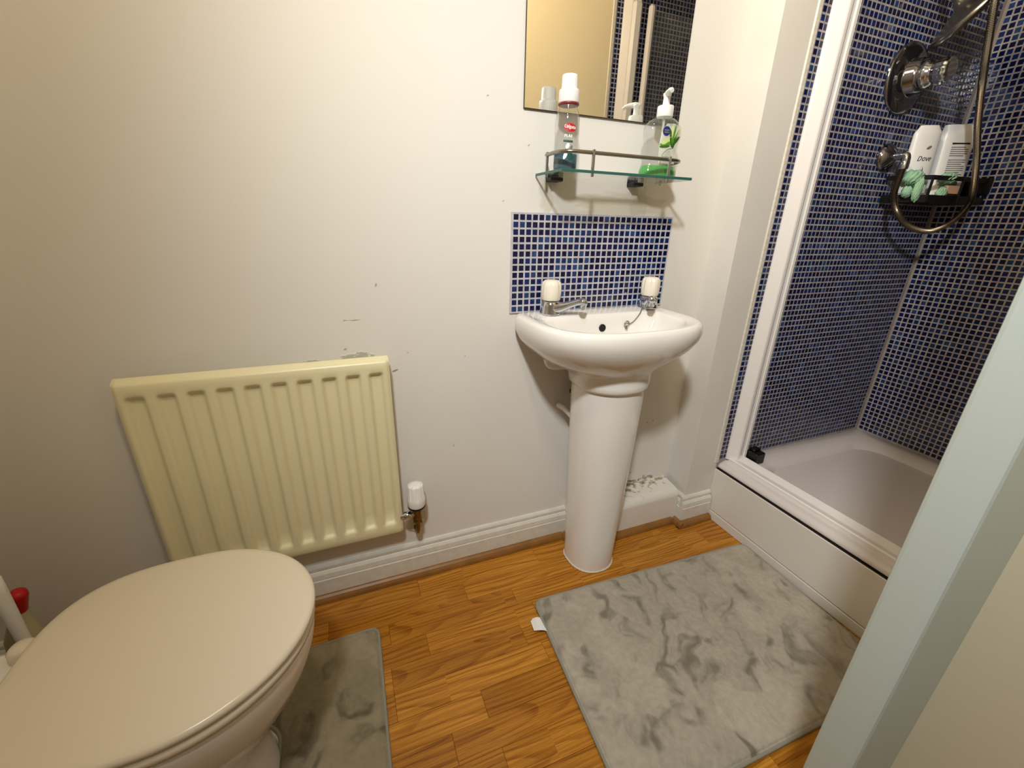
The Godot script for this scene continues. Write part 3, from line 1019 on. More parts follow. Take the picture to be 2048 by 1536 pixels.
# ---------------------------------------------------------------- basin
func basin() -> void:
	var o := thing("wash_basin", "small white ceramic basin on a pedestal below the blue splashback", "basin", Vector3(0.2165, 0, 0))
	var b := Mb.new()
	var rings := []
	# [half width, back z, middle z, front z, height, front power, back power] from the waste up the bowl, over the rim, down outside
	for r in [[0.025, 0.150, 0.175, 0.200, 0.700, 2.0, 2.0], [0.085, 0.120, 0.170, 0.235, 0.702, 2.2, 2.4], [0.130, 0.103, 0.165, 0.256, 0.716, 2.4, 3.0], [0.160, 0.094, 0.160, 0.268, 0.745, 2.5, 4.0], [0.176, 0.089, 0.155, 0.275, 0.780, 2.6, 5.0], [0.183, 0.085, 0.15, 0.279, 0.798, 2.7, 6.0], [0.190, 0.080, 0.145, 0.284, 0.8065, 2.7, 6.0], [0.196, 0.074, 0.140, 0.288, 0.8085, 2.8, 6.0],
			[0.210, 0.022, 0.125, 0.298, 0.8115, 2.8, 9.0], [0.222, 0.008, 0.12, 0.306, 0.8120, 2.8, 9.0], [0.229, 0.003, 0.12, 0.312, 0.8085, 2.8, 9.0], [0.233, 0.001, 0.12, 0.316, 0.800, 2.8, 9.0], [0.2345, 0.0, 0.12, 0.3175, 0.786, 2.8, 9.0], [0.232, 0.0, 0.12, 0.315, 0.768, 2.7, 9.0], [0.222, 0.0, 0.12, 0.305, 0.745, 2.5, 8.0], [0.203, 0.0, 0.12, 0.288, 0.722, 2.4, 7.0], [0.175, 0.004, 0.12, 0.268, 0.700, 2.3, 6.0], [0.146, 0.010, 0.12, 0.252, 0.685, 2.2, 5.0], [0.123, 0.03, 0.13, 0.245, 0.674, 2.2, 3.5], [0.112, 0.045, 0.14, 0.243, 0.660, 2.2, 3.0], [0.108, 0.05, 0.14, 0.245, 0.646, 2.2, 3.0], [0.106, 0.05, 0.14, 0.245, 0.634, 2.2, 3.0], [0.102, 0.055, 0.14, 0.241, 0.628, 2.2, 3.0]]:
		rings.append(dring(0.010 * (1.0 - smoothstep(0.655, 0.76, r[4])) if r[3] < 0.26 and r[4] < 0.69 and rings.size() > 10 else 0.0, r[0], r[1], r[2], r[3], r[4], r[5], r[6], 120))
	b.loft(rings, true, 0, 0)
	put("bowl", b, M.ceramic, o)
	b = Mb.new()
	rings = []
	for r in [[0.097, 0.06, 0.14, 0.234, 0.640], [0.096, 0.06, 0.14, 0.232, 0.58], [0.090, 0.062, 0.135, 0.226, 0.42], [0.082, 0.066, 0.13, 0.216, 0.22], [0.076, 0.07, 0.125, 0.208, 0.06], [0.0755, 0.07, 0.125, 0.206, 0.012], [0.075, 0.07, 0.125, 0.205, 0.0]]:
		rings.append(dring(lerpf(0.014, 0.012, r[4] / 0.64), r[0], r[1], r[2], r[3], r[4], 2.2, 3.5, 96))
	b.loft(rings, true, 0, -1)
	put("pedestal", b, M.ceramic, o)
	b = Mb.new()   # bead of sealant round the foot
	var foot := dring(0.014, 0.0765, 0.069, 0.125, 0.207, 0.002, 2.2, 3.5, 96)
	var fp := []
	for p in foot: fp.append(p)
	fp.append(foot[0])
	b.tube(fp, 0.0022, 6)
	put("sealant", b, M.bead, o)
	b = Mb.new()
	b.lathe([[0.0105, 0.0], [0.0105, 0.0045], [0.009, 0.005]], Vector3(0.005, 0.771, 0.0880), 32, Vector3(0, 0.08, 1))
	put("overflow", b, M.black, o)
	b = Mb.new()
	b.lathe([[0.026, 0.0], [0.026, 0.003], [0.018, 0.004], [0.004, 0.002]], Vector3(0, 0.700, 0.175), 32)
	put("waste", b, M.chrome, o)
	# waste trap and supply pipes behind the pedestal
	b = Mb.new()
	b.tube(spline([Vector3(-0.150, 0.725, 0.07), Vector3(-0.152, 0.69, 0.075), Vector3(-0.140, 0.672, 0.08), Vector3(-0.10, 0.668, 0.08), Vector3(-0.05, 0.668, 0.08)], 6), 0.0105, 16)
	put("overflow_pipe", b, M.white_plastic, o)
	b = Mb.new()
	b.tube([Vector3(-0.038, 0.64, 0.050), Vector3(-0.038, 0.50, 0.050)], 0.0075, 12)
	b.lathe([[0.012, 0.55], [0.013, 0.555], [0.013, 0.585], [0.012, 0.59]], Vector3(-0.038, 0, 0.050), 6)
	b.box(Vector3(-0.044, 0.572, 0.050), Vector3(0.026, 0.012, 0.016), 0.002)
	put("supply_pipe", b, M.copper, o)
	b = Mb.new()
	b.tube(spline([Vector3(-0.07, 0.512, 0.004), Vector3(-0.06, 0.508, 0.03), Vector3(-0.045, 0.49, 0.05)], 6), 0.009, 12)
	put("waste_pipe", b, M.white_plastic, o)

	# taps
	for k in 2:
		var s := 1.0 if k == 0 else -1.0
		var t := thing("basin_tap", "left chrome basin tap with a white faceted head, spout turned inwards" if k == 0 else "chrome basin tap with white head that holds the plug chain", "tap", Vector3(0.079 if k == 0 else 0.403, 0.8105, 0.048))
		b = Mb.new()
		b.lathe([[0.0285, 0.0], [0.0295, 0.002], [0.0285, 0.005], [0.0265, 0.012], [0.0250, 0.022], [0.0240, 0.033], [0.018, 0.036]], Vector3.ZERO, 40)
		put("body", b, M.chrome, t)
		var dir := Vector3(0.74 * s, 0, 0.67) if k == 0 else Vector3(-0.55, 0, 0.83)
		var side := dir.cross(Vector3.UP)
		b = Mb.new()
		rings = []
		for c in [[0.002, 0.017, 0.0235, 0.0155], [0.020, 0.0175, 0.0215, 0.0150], [0.036, 0.0215, 0.0170, 0.0125], [0.054, 0.0295, 0.0140, 0.0100], [0.074, 0.0375, 0.0130, 0.0090], [0.086, 0.0400, 0.0125, 0.0090], [0.094, 0.0390, 0.0120, 0.0085], [0.098, 0.0360, 0.0100, 0.0065]]:
			var R := PackedVector3Array()
			for i in 28:
				var a := TAU * i / 28
				R.append(dir * c[0] + Vector3.UP * (c[1] + c[3] * sin(a)) + side * c[2] * cos(a))
			rings.append(R)
		b.loft(rings, true, 0, 0)
		b.lathe([[0.0085, -0.014], [0.009, -0.010], [0.009, 0.0]], dir * 0.088 + Vector3.UP * 0.034, 20)
		put("spout", b, M.chrome, t)
		b = Mb.new()
		b.lathe([[0.019, 0.034], [0.020, 0.038]], Vector3.ZERO, 32)
		put("washer", b, M.black, t)
		b = Mb.new()
		rings = []
		for c in [[0.0235, 0.0375, 0.0], [0.0250, 0.040, 0.1], [0.0265, 0.056, 0.3], [0.0266, 0.064, 0.8], [0.0262, 0.076, 1.0], [0.0240, 0.084, 1.0], [0.0185, 0.089, 0.7], [0.008, 0.0905, 0.2]]:
			var R := PackedVector3Array()
			for i in 96:
				var a := TAU * i / 96
				var q: float = c[0] * (1.0 - 0.10 * c[2] * pow(0.5 + 0.5 * cos(a * 6.0), 4.0))
				R.append(Vector3(q * cos(a), c[1], q * sin(a)))
			rings.append(R)
		b.loft(rings, true, 0, 0)
		put("head", b, M.tap_head, t)

	# plug chain from the right tap
	var ch := thing("plug_chain", "thin metal plug chain hanging into the basin with its ring", "chain", Vector3(0.376, 0.815, 0.062))
	b = Mb.new()
	var path := spline([Vector3(0.004, -0.002, 0), Vector3(-0.014, 0.0, 0.012), Vector3(-0.030, -0.010, 0.026), Vector3(-0.052, -0.030, 0.031), Vector3(-0.068, -0.038, 0.033)], 10)
	var rad := []
	for i in path.size(): rad.append(0.0016 if i % 2 else 0.0010)
	b.tube(path, rad, 8)
	put("links", b, M.dull_chrome, ch)
	b = Mb.new()
	var ring := []
	for i in 21: ring.append(Vector3(-0.077, -0.036, 0.034) + Vector3(cos(TAU * i / 20), sin(TAU * i / 20), 0) * 0.007)
	b.tube(ring, 0.0020, 8)
	b.lathe([[0.004, 0.0], [0.004, 0.008]], Vector3(-0.077, -0.050, 0.034), 12)
	put("ring", b, M.dull_chrome, ch)


# ---------------------------------------------------------------- mirror, shelf, bottles
func mirror_and_shelf() -> void:
	var o := thing("mirror", "frameless rectangular mirror on the wall above the glass shelf", "mirror", Vector3(0.003, 1.2895, 0))
	var b := Mb.new()
	b.box(Vector3(0.2265, 0.31, 0.0035), Vector3(0.453, 0.62, 0.005))
	put("backing", b, M.mirror_edge, o)
	b = Mb.new()
	b.q(Vector3(0.001, 0.0012, 0.0061), Vector3(0.001, 0.619, 0.0061), Vector3(0.452, 0.619, 0.0061), Vector3(0.452, 0.0012, 0.0061))
	put("mirror_glass", b, M.mirror, o)

	var s := thing("glass_shelf", "clear glass shelf with a chrome gallery rail under the mirror", "shelf", Vector3(0.04, 1.1535, 0.0))
	var W := 0.366
	var D := 0.143
	b = Mb.new()
	b.box(Vector3(W * 0.5, -0.003, D * 0.5 + 0.001), Vector3(W - 0.002, 0.0058, D - 0.004))
	put("pane", b, M.shelf_glass, s)
	b = Mb.new()
	b.box(Vector3(W * 0.5, -0.003, D), Vector3(W, 0.006, 0.0016), 0.0005)
	b.box(Vector3(0.0, -0.003, D * 0.5 + 0.002), Vector3(0.0016, 0.006, D - 0.004), 0.0005)
	b.box(Vector3(W, -0.003, D * 0.5 + 0.002), Vector3(0.0016, 0.006, D - 0.004), 0.0005)
	put("polished_edge", b, M.glass_edge, s)
	var y := 0.038
	var run := []
	var corner := [Vector3(0.012, y, 0.036), Vector3(0.010, y, 0.078), Vector3(0.016, y, 0.104), Vector3(0.034, y, 0.121), Vector3(0.07, y, 0.125), Vector3(W * 0.5, y, 0.125), Vector3(W - 0.07, y, 0.125), Vector3(W - 0.034, y, 0.121), Vector3(W - 0.016, y, 0.104), Vector3(W - 0.010, y, 0.078), Vector3(W - 0.012, y, 0.036)]
	run = spline(corner, 8)
	b = Mb.new()
	b.tube(run, 0.0042, 12)
	put("rail", b, M.dull_chrome, s)
	for p in [Vector3(0.012, 0, 0.040), Vector3(0.086, 0, 0.129), Vector3(W - 0.064, 0, 0.129), Vector3(W - 0.012, 0, 0.040)]:
		b = Mb.new()
		b.tube([p + Vector3(0, -0.012, 0), p + Vector3(0, -0.010, 0), p + Vector3(0, y + 0.006, 0)], [0.003, 0.0038, 0.0038], 12)
		put("post", b, M.chrome, s)
	for x in [0.047, W - 0.075]:
		b = Mb.new()
		b.box(Vector3(x, -0.0115, 0.016), Vector3(0.034, 0.010, 0.031), 0.002)
		b.box(Vector3(x, -0.008, 0.003), Vector3(0.034, 0.018, 0.005), 0.002)
		put("bracket", b, M.black, s)

	# mouthwash
	var m := thing("mouthwash_bottle", "tall clear mouthwash bottle with white cap and little teal liquid", "bottle", Vector3(0.0905, 1.1537, 0.060))
	var prof := [[0.024, 0.0], [0.0275, 0.003], [0.0285, 0.012], [0.0285, 0.098], [0.0280, 0.112], [0.0245, 0.124], [0.0215, 0.130], [0.0210, 0.137]]
	b = Mb.new()
	b.lathe(prof, Vector3.ZERO, 48)
	put("body", b, M.clear, m)
	b = Mb.new()
	b.lathe([[0.022, 0.0015], [0.0265, 0.004], [0.0277, 0.012], [0.0277, 0.038]], Vector3.ZERO, 48)
	put("liquid", b, M.teal_liquid, m)
	b = Mb.new()
	b.lathe([[0.0225, 0.1375], [0.0238, 0.1385], [0.0238, 0.1415], [0.0225, 0.1425]], Vector3.ZERO, 40)
	put("tamper_ring", b, M.red_ring, m)
	b = Mb.new()
	var rings := []
	for c in [[0.0225, 0.142], [0.0232, 0.144], [0.0228, 0.164], [0.0222, 0.168], [0.0190, 0.169], [0.0184, 0.172], [0.0178, 0.193], [0.0168, 0.1965], [0.010, 0.198]]:
		var R := PackedVector3Array()
		for i in 120:
			var a := TAU * i / 120
			var q: float = c[0] * (1.0 + (0.012 * cos(a * 30.0) if c[1] > 0.142 and c[1] < 0.166 else 0.0))
			R.append(Vector3(q * cos(a), c[1], q * sin(a)))
		rings.append(R)
	b.loft(rings, true, 0, 0)
	put("cap", b, M.white_plastic, m)
	var facing := atan2(-0.36, 0.93)
	var wrap := func(x: float, yy: float, d: float) -> Vector3:
		var a := facing + x / 0.0285
		return Vector3(sin(a), 0, cos(a)) * (0.0290 + d) + Vector3(0, yy, 0)
	var at := func(cx: float, cy: float, tilt: float) -> Callable:
		return func(x: float, yy: float, d: float) -> Vector3:
			var p := Vector2(x, yy).rotated(tilt)
			return wrap.call(cx + p.x, cy + p.y, d)
	node_of("print", patch(oval(0.004, 0.090, 0.0150, 0.0085, -0.12), wrap), M.red, m)
	var tx := lettering("Colgate", 0.0088, 0.0004, at.call(0.004, 0.0905, -0.12), true, 0.86)
	if tx: tx = tx; node_of("lettering", tx, M.print_white, m).position = Vector3(sin(facing), 0, cos(facing)) * 0.0003
	tx = lettering("PLAX", 0.0058, 0.0004, at.call(0.001, 0.0735, -0.05), true)
	if tx: node_of("lettering", tx, M.print_white, m)
	node_of("print", patch(PackedVector2Array([Vector2(-0.010, 0.0660), Vector2(0.012, 0.0645), Vector2(0.012, 0.0600), Vector2(-0.010, 0.0615)]), wrap), M.print_green, m)
	for g in [[0.0, 0.053, 0.004, 0.006, M.print_white], [0.009, 0.050, 0.003, 0.005, M.print_grey], [0.004, 0.040, 0.009, 0.005, M.print_green], [0.009, 0.030, 0.006, 0.006, M.print_green], [-0.004, 0.034, 0.004, 0.009, M.print_white]]:
		node_of("print", patch(oval(g[0], g[1], g[2], g[3], -0.4), wrap), g[4], m)

	# hand soap
	var h := thing("soap_dispenser", "clear pump soap bottle with leaf label and green liquid at bottom", "soap dispenser", Vector3(0.359, 1.1537, 0.066))
	var sec := [[0.0, 0.050, 0.026], [0.004, 0.0545, 0.030], [0.014, 0.0555, 0.031], [0.034, 0.0495, 0.028], [0.056, 0.0460, 0.0265], [0.078, 0.0490, 0.028], [0.098, 0.0540, 0.030], [0.108, 0.0545, 0.030], [0.118, 0.0510, 0.029], [0.127, 0.0430, 0.027], [0.134, 0.0300, 0.023], [0.138, 0.0180, 0.0165], [0.142, 0.0150, 0.0150]]
	var at_y := func(yy: float) -> Vector2:
		for i in sec.size() - 1:
			if yy <= sec[i + 1][0]:
				var k := clampf((yy - sec[i][0]) / (sec[i + 1][0] - sec[i][0]), 0, 1)
				k = smoothstep(0.0, 1.0, k) * 0.5 + k * 0.5
				return Vector2(lerpf(sec[i][1], sec[i + 1][1], k), lerpf(sec[i][2], sec[i + 1][2], k))
		return Vector2(0.015, 0.015)
	b = Mb.new()
	rings = []
	for i in 56:
		var yy := 0.142 * i / 55.0
		var q: Vector2 = at_y.call(yy)
		rings.append(ell(Vector3(0, yy, 0), q.x, q.y, 56))
	b.loft(rings)
	put("body", b, M.clear, h)
	b = Mb.new()
	rings = []
	for i in 9:
		var yy := 0.0016 + 0.027 * i / 8.0
		var q: Vector2 = at_y.call(yy)
		rings.append(ell(Vector3(0, yy, 0), q.x - 0.0012, q.y - 0.0012, 56))
	b.loft(rings)
	put("liquid", b, M.green_liquid, h)
	b = Mb.new()
	b.lathe([[0.0190, 0.139], [0.0198, 0.141], [0.0196, 0.160], [0.0185, 0.163], [0.0100, 0.1635], [0.0086, 0.165], [0.0080, 0.182], [0.0098, 0.186], [0.0098, 0.190], [0.006, 0.1915]], Vector3.ZERO, 48)
	put("pump_collar", b, M.white_plastic, h)
	b = Mb.new()
	var nd := Vector3(-0.42, 0, 0.9).normalized()
	var nozzle := []
	var nr := []
	for c in [[-0.010, 0.1845, 0.006], [-0.004, 0.187, 0.0078], [0.008, 0.1895, 0.0075], [0.024, 0.1905, 0.006], [0.036, 0.189, 0.0048], [0.042, 0.1855, 0.0042]]:
		nozzle.append(nd * c[0] + Vector3(0, c[1], 0)); nr.append(c[2])
	b.tube(nozzle, nr, 20)
	put("nozzle", b, M.white_plastic, h)
	b = Mb.new()
	b.tube([Vector3(0, 0.004, 0), Vector3(0, 0.14, 0)], 0.0032, 12)
	put("dip_tube", b, M.label_film, h)
	var face := func(x: float, yy: float, d: float) -> Vector3:
		var q: Vector2 = at_y.call(yy)
		return Vector3(x, yy, q.y * sqrt(maxf(0.03, 1.0 - pow(x / q.x, 2))) + 0.0007 + d)
	var film := PackedVector2Array()
	for p in [[-0.022, 0.034], [0.030, 0.034], [0.032, 0.056], [0.034, 0.08], [0.037, 0.10], [0.030, 0.118], [0.012, 0.122], [-0.012, 0.120], [-0.024, 0.10], [-0.025, 0.08], [-0.023, 0.056]]: film.append(Vector2(p[0], p[1]))
	node_of("label_film", patch(film, face), M.label_film, h)
	node_of("logo", patch(oval(-0.0115, 0.104, 0.0105, 0.0105), face, 0.0006), M.blue_logo, h)
	for t2 in [["pure", 0.107], ["care", 0.1015]]:
		pass
	for i in 2:
		node_of("print", patch(PackedVector2Array([Vector2(-0.018, 0.1045 - 0.0045 * i), Vector2(-0.005, 0.1045 - 0.0045 * i), Vector2(-0.005, 0.107 - 0.0045 * i), Vector2(-0.018, 0.107 - 0.0045 * i)]), face, 0.0010), M.print_grey, h)
	for g in [[0.012, 0.100, 0.020, 0.0035, 1.35, M.leaf], [0.020, 0.094, 0.020, 0.0035, 1.0, M.leaf], [0.004, 0.090, 0.020, 0.0040, 1.9, M.leaf_dark], [0.024, 0.086, 0.016, 0.0045, 0.7, M.leaf_dark], [0.016, 0.080, 0.012, 0.0055, 1.4, M.leaf_dark], [-0.006, 0.084, 0.016, 0.0055, 0.5, M.leaf_pale], [-0.006, 0.077, 0.018, 0.0045, 0.15, M.leaf], [-0.010, 0.071, 0.014, 0.0030, 0.1, M.leaf_dark], [0.006, 0.104, 0.016, 0.0028, 1.6, M.leaf_pale], [0.028, 0.104, 0.012, 0.003, 0.9, M.leaf_pale]]:
		node_of("leaf_print", patch(oval(g[0], g[1], g[2], g[3], g[4]), face, 0.0008 + 0.00004 * g[1]), g[5], h)
	tx = lettering("ALOE VERA", 0.0046, 0.0003, func(x: float, yy: float, d: float) -> Vector3: return face.call(x + 0.003, yy + 0.0470, d + 0.0004), true)
	if tx: node_of("lettering", tx, M.print_grey, h)
	var arc := []
	for i in 15:
		var a := PI * (0.5 + 0.5 * i / 14.0)
		arc.append(face.call(0.012 + 0.030 * cos(a), 0.034 + 0.034 * sin(a), 0.0008))
	b = Mb.new()
	b.tube(arc, 0.0005, 6)
	put("print_line", b, M.print_grey, h)


# ---------------------------------------------------------------- radiator
func radiator() -> void:
	var x0 := -0.8887; var x1 := -0.3539; var y0 := 0.2061; var y1 := 0.7293
	var o := thing("radiator", "cream single-panel steel radiator with vertical flutes, low on the wall", "radiator", Vector3(x0, y0, 0))
	var W := x1 - x0; var H := y1 - y0
	var pitch := 0.0520
	var front := 0.060
	var depth := func(x: float, y: float) -> float:   # how far the pressed sheet lies behind the front plane
		var edge := minf(minf(x, W - x), 9.0)
		var d := 0.0
		var fx := x - 0.0337
		var i := roundf(fx / pitch)
		if i >= 0 and i <= 9:
			var dx := absf(fx - i * pitch)
			var k := 1.0 - smoothstep(0.0095, 0.0195, dx)
			var ky := smoothstep(0.036, 0.050, y) * (1.0 - smoothstep(0.478, 0.490, y))
			d = 0.0115 * k * ky
		d += 0.010 * (1.0 - smoothstep(0.0, 0.008, edge)) * 0.6
		d += 0.020 * pow(1.0 - clampf((H - y) / 0.012, 0, 1), 2) + 0.010 * pow(1.0 - clampf(y / 0.010, 0, 1), 2)
		return d
	var b := Mb.new()
	var xs := []
	var ys := []
	for i in 161: xs.append(W * i / 160.0)
	for v in [0.0, 0.004, 0.010, 0.024, 0.036, 0.040, 0.044, 0.050, 0.08, 0.15, 0.25, 0.35, 0.45, 0.474, 0.479, 0.483, 0.487, 0.491, 0.500, 0.511, 0.515, 0.519, H]: ys.append(v)
	var rows := []
	for y in ys:
		var R := PackedVector3Array()
		for x in xs: R.append(Vector3(x, y, front - depth.call(x, y)))
		rows.append(R)
	for j in rows.size() - 1:
		for i in xs.size() - 1: b.q(rows[j][i], rows[j + 1][i], rows[j + 1][i + 1], rows[j][i + 1], 0)
	# back sheet and edges
	var bz := 0.036
	for i in xs.size() - 1:
		for e in [0, rows.size() - 1]:
			var p: Vector3 = rows[e][i]; var q: Vector3 = rows[e][i + 1]
			var p2 := Vector3(p.x, p.y, bz); var q2 := Vector3(q.x, q.y, bz)
			if e == 0: b.q(p, q, q2, p2, 1)
			else: b.q(q, p, p2, q2, 1)
	for j in rows.size() - 1:
		for e in [0, xs.size() - 1]:
			var p: Vector3 = rows[j][e]; var q: Vector3 = rows[j + 1][e]
			var p2 := Vector3(p.x, p.y, bz); var q2 := Vector3(q.x, q.y, bz)
			if e: b.q(p, q, q2, p2, 2)
			else: b.q(q, p, p2, q2, 2)
	b.q(Vector3(0, 0, bz), Vector3(W, 0, bz), Vector3(W, H, bz), Vector3(0, H, bz))
	put("panel", b, M.radiator, o)
	for x in [0.09, W - 0.09]:
		b = Mb.new()
		b.box(Vector3(x, H * 0.5, 0.018), Vector3(0.025, H * 0.8, 0.036), 0.002)
		put("wall_bracket", b, M.radiator, o)

	# thermostatic valve, held by the radiator's pipe
	var v := thing("radiator_valve", "white thermostatic valve head on brass fitting beside the radiator", "valve", Vector3(-0.312, 0.2, 0.052))
	b = Mb.new()
	var rings := []
	for c in [[0.0235, 0.088, 0.0], [0.0245, 0.092, 0.0], [0.0255, 0.106, 0.0], [0.0250, 0.114, 0.2], [0.0232, 0.120, 1.0], [0.0218, 0.152, 1.0], [0.0200, 0.157, 1.0], [0.008, 0.158, 0.3]]:
		var R := PackedVector3Array()
		for i in 120:
			var a := TAU * i / 120
			var q: float = c[0] * (1.0 - 0.10 * c[2] * smoothstep(0.55, 0.9, cos(a * 8.0)))
			R.append(Vector3(q * cos(a), c[1], q * sin(a)))
		rings.append(R)
	b.loft(rings, true, 0, -1)
	put("head", b, M.white_plastic, v)
	b = Mb.new()
	b.lathe([[0.021, 0.080], [0.0245, 0.084], [0.0248, 0.089], [0.022, 0.090]], Vector3.ZERO, 40)
	put("ring", b, M.black, v)
	b = Mb.new()
	b.lathe([[0.010, 0.036], [0.0115, 0.040], [0.0125, 0.052], [0.0115, 0.060], [0.014, 0.066], [0.015, 0.082]], Vector3.ZERO, 24)
	b.lathe([[0.0125, 0.030], [0.014, 0.032], [0.014, 0.046], [0.0125, 0.048]], Vector3.ZERO, 6)
	put("body", b, M.brass, v)
	b = Mb.new()
	b.tube([Vector3(-0.048, 0.059, 0), Vector3(-0.008, 0.059, 0)], 0.0075, 16)
	b.lathe([[0.010, 0.0], [0.012, 0.002], [0.012, 0.020], [0.010, 0.022]], Vector3(-0.038, 0.059, 0), 6, Vector3.RIGHT)
	put("union", b, M.chrome, v)
	b = Mb.new()
	b.tube(spline([Vector3(0, 0.036, 0), Vector3(0, 0.005, -0.002), Vector3(0, -0.018, -0.016), Vector3(0, -0.026, -0.050)], 8), 0.0072, 14)
	put("pipe", b, M.brass, v)
	b = Mb.new()
	b.lathe([[0.026, 0.0], [0.026, 0.0015], [0.019, 0.002], [0.017, 0.0008]], Vector3(0, -0.020, -0.052), 40, Vector3.BACK)
	put("wall_collar", b, M.skirting, v)


# ---------------------------------------------------------------- toilet
func egg(cx: float, cz: float, tip: float, back: float, hw: float, y: float, nf := 2.0, nb := 3.0, n := 96) -> PackedVector3Array:
	var R := PackedVector3Array()   # tip: x of the round front (+x), back: x of the rear end
	for i in n:
		var t := TAU * (i + 0.5) / n
		var c := cos(t); var s := sin(t)
		var e := nf if c >= 0.0 else nb
		R.append(Vector3(cx + (tip - cx if c >= 0.0 else cx - back) * signf(c) * pow(absf(c), 2.0 / e), y, cz + hw * signf(s) * pow(absf(s), 2.0 / e)))
	return R

func toilet() -> void:
	var o := thing("toilet", "white toilet with closed lid in front of the cream radiator", "toilet", Vector3(0, 0, 0))
	var cz := 0.420
	var b := Mb.new()
	var rings := []
	for r in [[-0.556, -0.944, 0.172, 0.4035], [-0.548, -0.951, 0.181, 0.406], [-0.5455, -0.954, 0.1835, 0.411], [-0.5465, -0.953, 0.1825, 0.416], [-0.551, -0.949, 0.178, 0.4190], [-0.560, -0.940, 0.169, 0.4203], [-0.62, -0.88, 0.11, 0.4215], [-0.70, -0.80, 0.03, 0.422]]:
		rings.append(egg(-0.750, cz, r[0], r[1], r[2], r[3]))
	b.loft(rings, true, 0, 0)
	put("lid", b, M.seat, o)
	b = Mb.new()
	rings = []
	for r in [[-0.557, -0.944, 0.172, 0.3815], [-0.550, -0.949, 0.180, 0.384], [-0.5485, -0.95, 0.1825, 0.392], [-0.5495, -0.949, 0.1815, 0.399], [-0.556, -0.944, 0.174, 0.4018]]:
		rings.append(egg(-0.750, cz, r[0], r[1], r[2], r[3]))
	b.loft(rings, true, 0, -1)
	put("seat", b, M.seat, o)
	b = Mb.new()
	rings = []
	for r in [[-0.562, -0.965, 0.170, 0.3805, 2.4], [-0.5545, -0.972, 0.1775, 0.376, 2.4], [-0.553, -0.974, 0.179, 0.366, 2.4], [-0.556, -0.974, 0.177, 0.345, 2.4], [-0.567, -0.972, 0.168, 0.310, 2.4], [-0.590, -0.97, 0.149, 0.262, 2.6], [-0.622, -0.99, 0.126, 0.215, 3.0], [-0.652, -1.08, 0.109, 0.175, 4.0], [-0.668, -1.12, 0.102, 0.140, 5.0], [-0.672, -1.12, 0.100, 0.09, 5.0], [-0.668, -1.12, 0.103, 0.03, 5.0], [-0.664, -1.12, 0.106, 0.0, 5.0]]:
		rings.append(egg(-0.770, cz, r[0], r[1], r[2], r[3], 2.0, r[4]))
	b.loft(rings, true, 0, -1)
	put("pan", b, M.ceramic, o)
	b = Mb.new()
	rings = []
	for y in [0.14, 0.30, 0.372, 0.382, 0.385]: rings.append(egg(-1.05, cz, -0.90 - (0.008 if y > 0.38 else 0.0), -1.28, 0.088 - (0.010 if y > 0.384 else (0.003 if y > 0.38 else 0.0)), y, 5.0, 5.0, 80))
	b.loft(rings, true, 0, -1)
	put("rear_deck", b, M.ceramic, o)
	b = Mb.new()
	var foot := egg(-0.770, cz, -0.661, -1.12, 0.109, 0.003, 2.0, 5.0)
	var fp := []
	for p in foot: fp.append(p)
	fp.append(foot[0])
	b.tube(fp, 0.004, 6)
	put("sealant", b, M.bead, o)
	for z in [cz - 0.066, cz + 0.066]:
		b = Mb.new()
		b.lathe([[0.018, 0.380], [0.019, 0.384], [0.0185, 0.402], [0.013, 0.408], [0.003, 0.409]], Vector3(-0.968, 0, z), 28)
		put("hinge", b, M.seat, o)
	b = Mb.new()
	b.box(Vector3(-1.23, 0.57, cz), Vector3(0.196, 0.38, 0.40), 0.02)
	put("cistern", b, M.ceramic, o)
	b = Mb.new()
	b.box(Vector3(-1.227, 0.775, cz), Vector3(0.204, 0.03, 0.42), 0.01)
	put("cistern_lid", b, M.ceramic, o)

	# cleaner bottle and brush in the corner behind the pan
	var c := thing("cleaner_bottle", "pale cleaner bottle with a red nozzle cap behind the toilet", "bottle", Vector3(-1.150, 0, 0.095))
	c.rotation.y = -0.5
	b = Mb.new()
	rings = []
	for r in [[0.036, 0.026, 0.0, 0.0], [0.040, 0.030, 0.006, 0.0], [0.040, 0.030, 0.16, 0.0], [0.036, 0.027, 0.20, 0.003], [0.026, 0.020, 0.232, 0.010], [0.017, 0.016, 0.258, 0.018], [0.014, 0.014, 0.275, 0.024]]:
		rings.append(ell(Vector3(r[3], r[2], 0), r[0], r[1], 40))
	b.loft(rings, true, 0, -1)
	put("body", b, mat(Color(0.78, 0.74, 0.58), 0.4), c)
	b = Mb.new()
	b.tube(spline([Vector3(0.024, 0.270, 0), Vector3(0.030, 0.290, 0), Vector3(0.040, 0.316, 0), Vector3(0.047, 0.332, 0)], 5), [0.010, 0.0112, 0.012, 0.0125, 0.013, 0.0132, 0.0135, 0.014, 0.0143, 0.0145, 0.0148, 0.0148, 0.0142, 0.013, 0.010, 0.006], 24)
	put("cap", b, M.red, c)
	var t := thing("toilet_brush", "white toilet brush handle standing at the left edge beside toilet", "toilet brush", Vector3(-1.075, 0, 0.200))
	b = Mb.new()
	b.lathe([[0.034, 0.0], [0.036, 0.004], [0.031, 0.14], [0.027, 0.144]], Vector3.ZERO, 32)
	put("holder", b, M.white_plastic, t)
	b = Mb.new()
	b.lathe([[0.007, 0.14], [0.009, 0.20], [0.010, 0.30], [0.012, 0.40], [0.012, 0.43], [0.006, 0.437]], Vector3.ZERO, 24)
	put("handle", b, M.white_plastic, t)


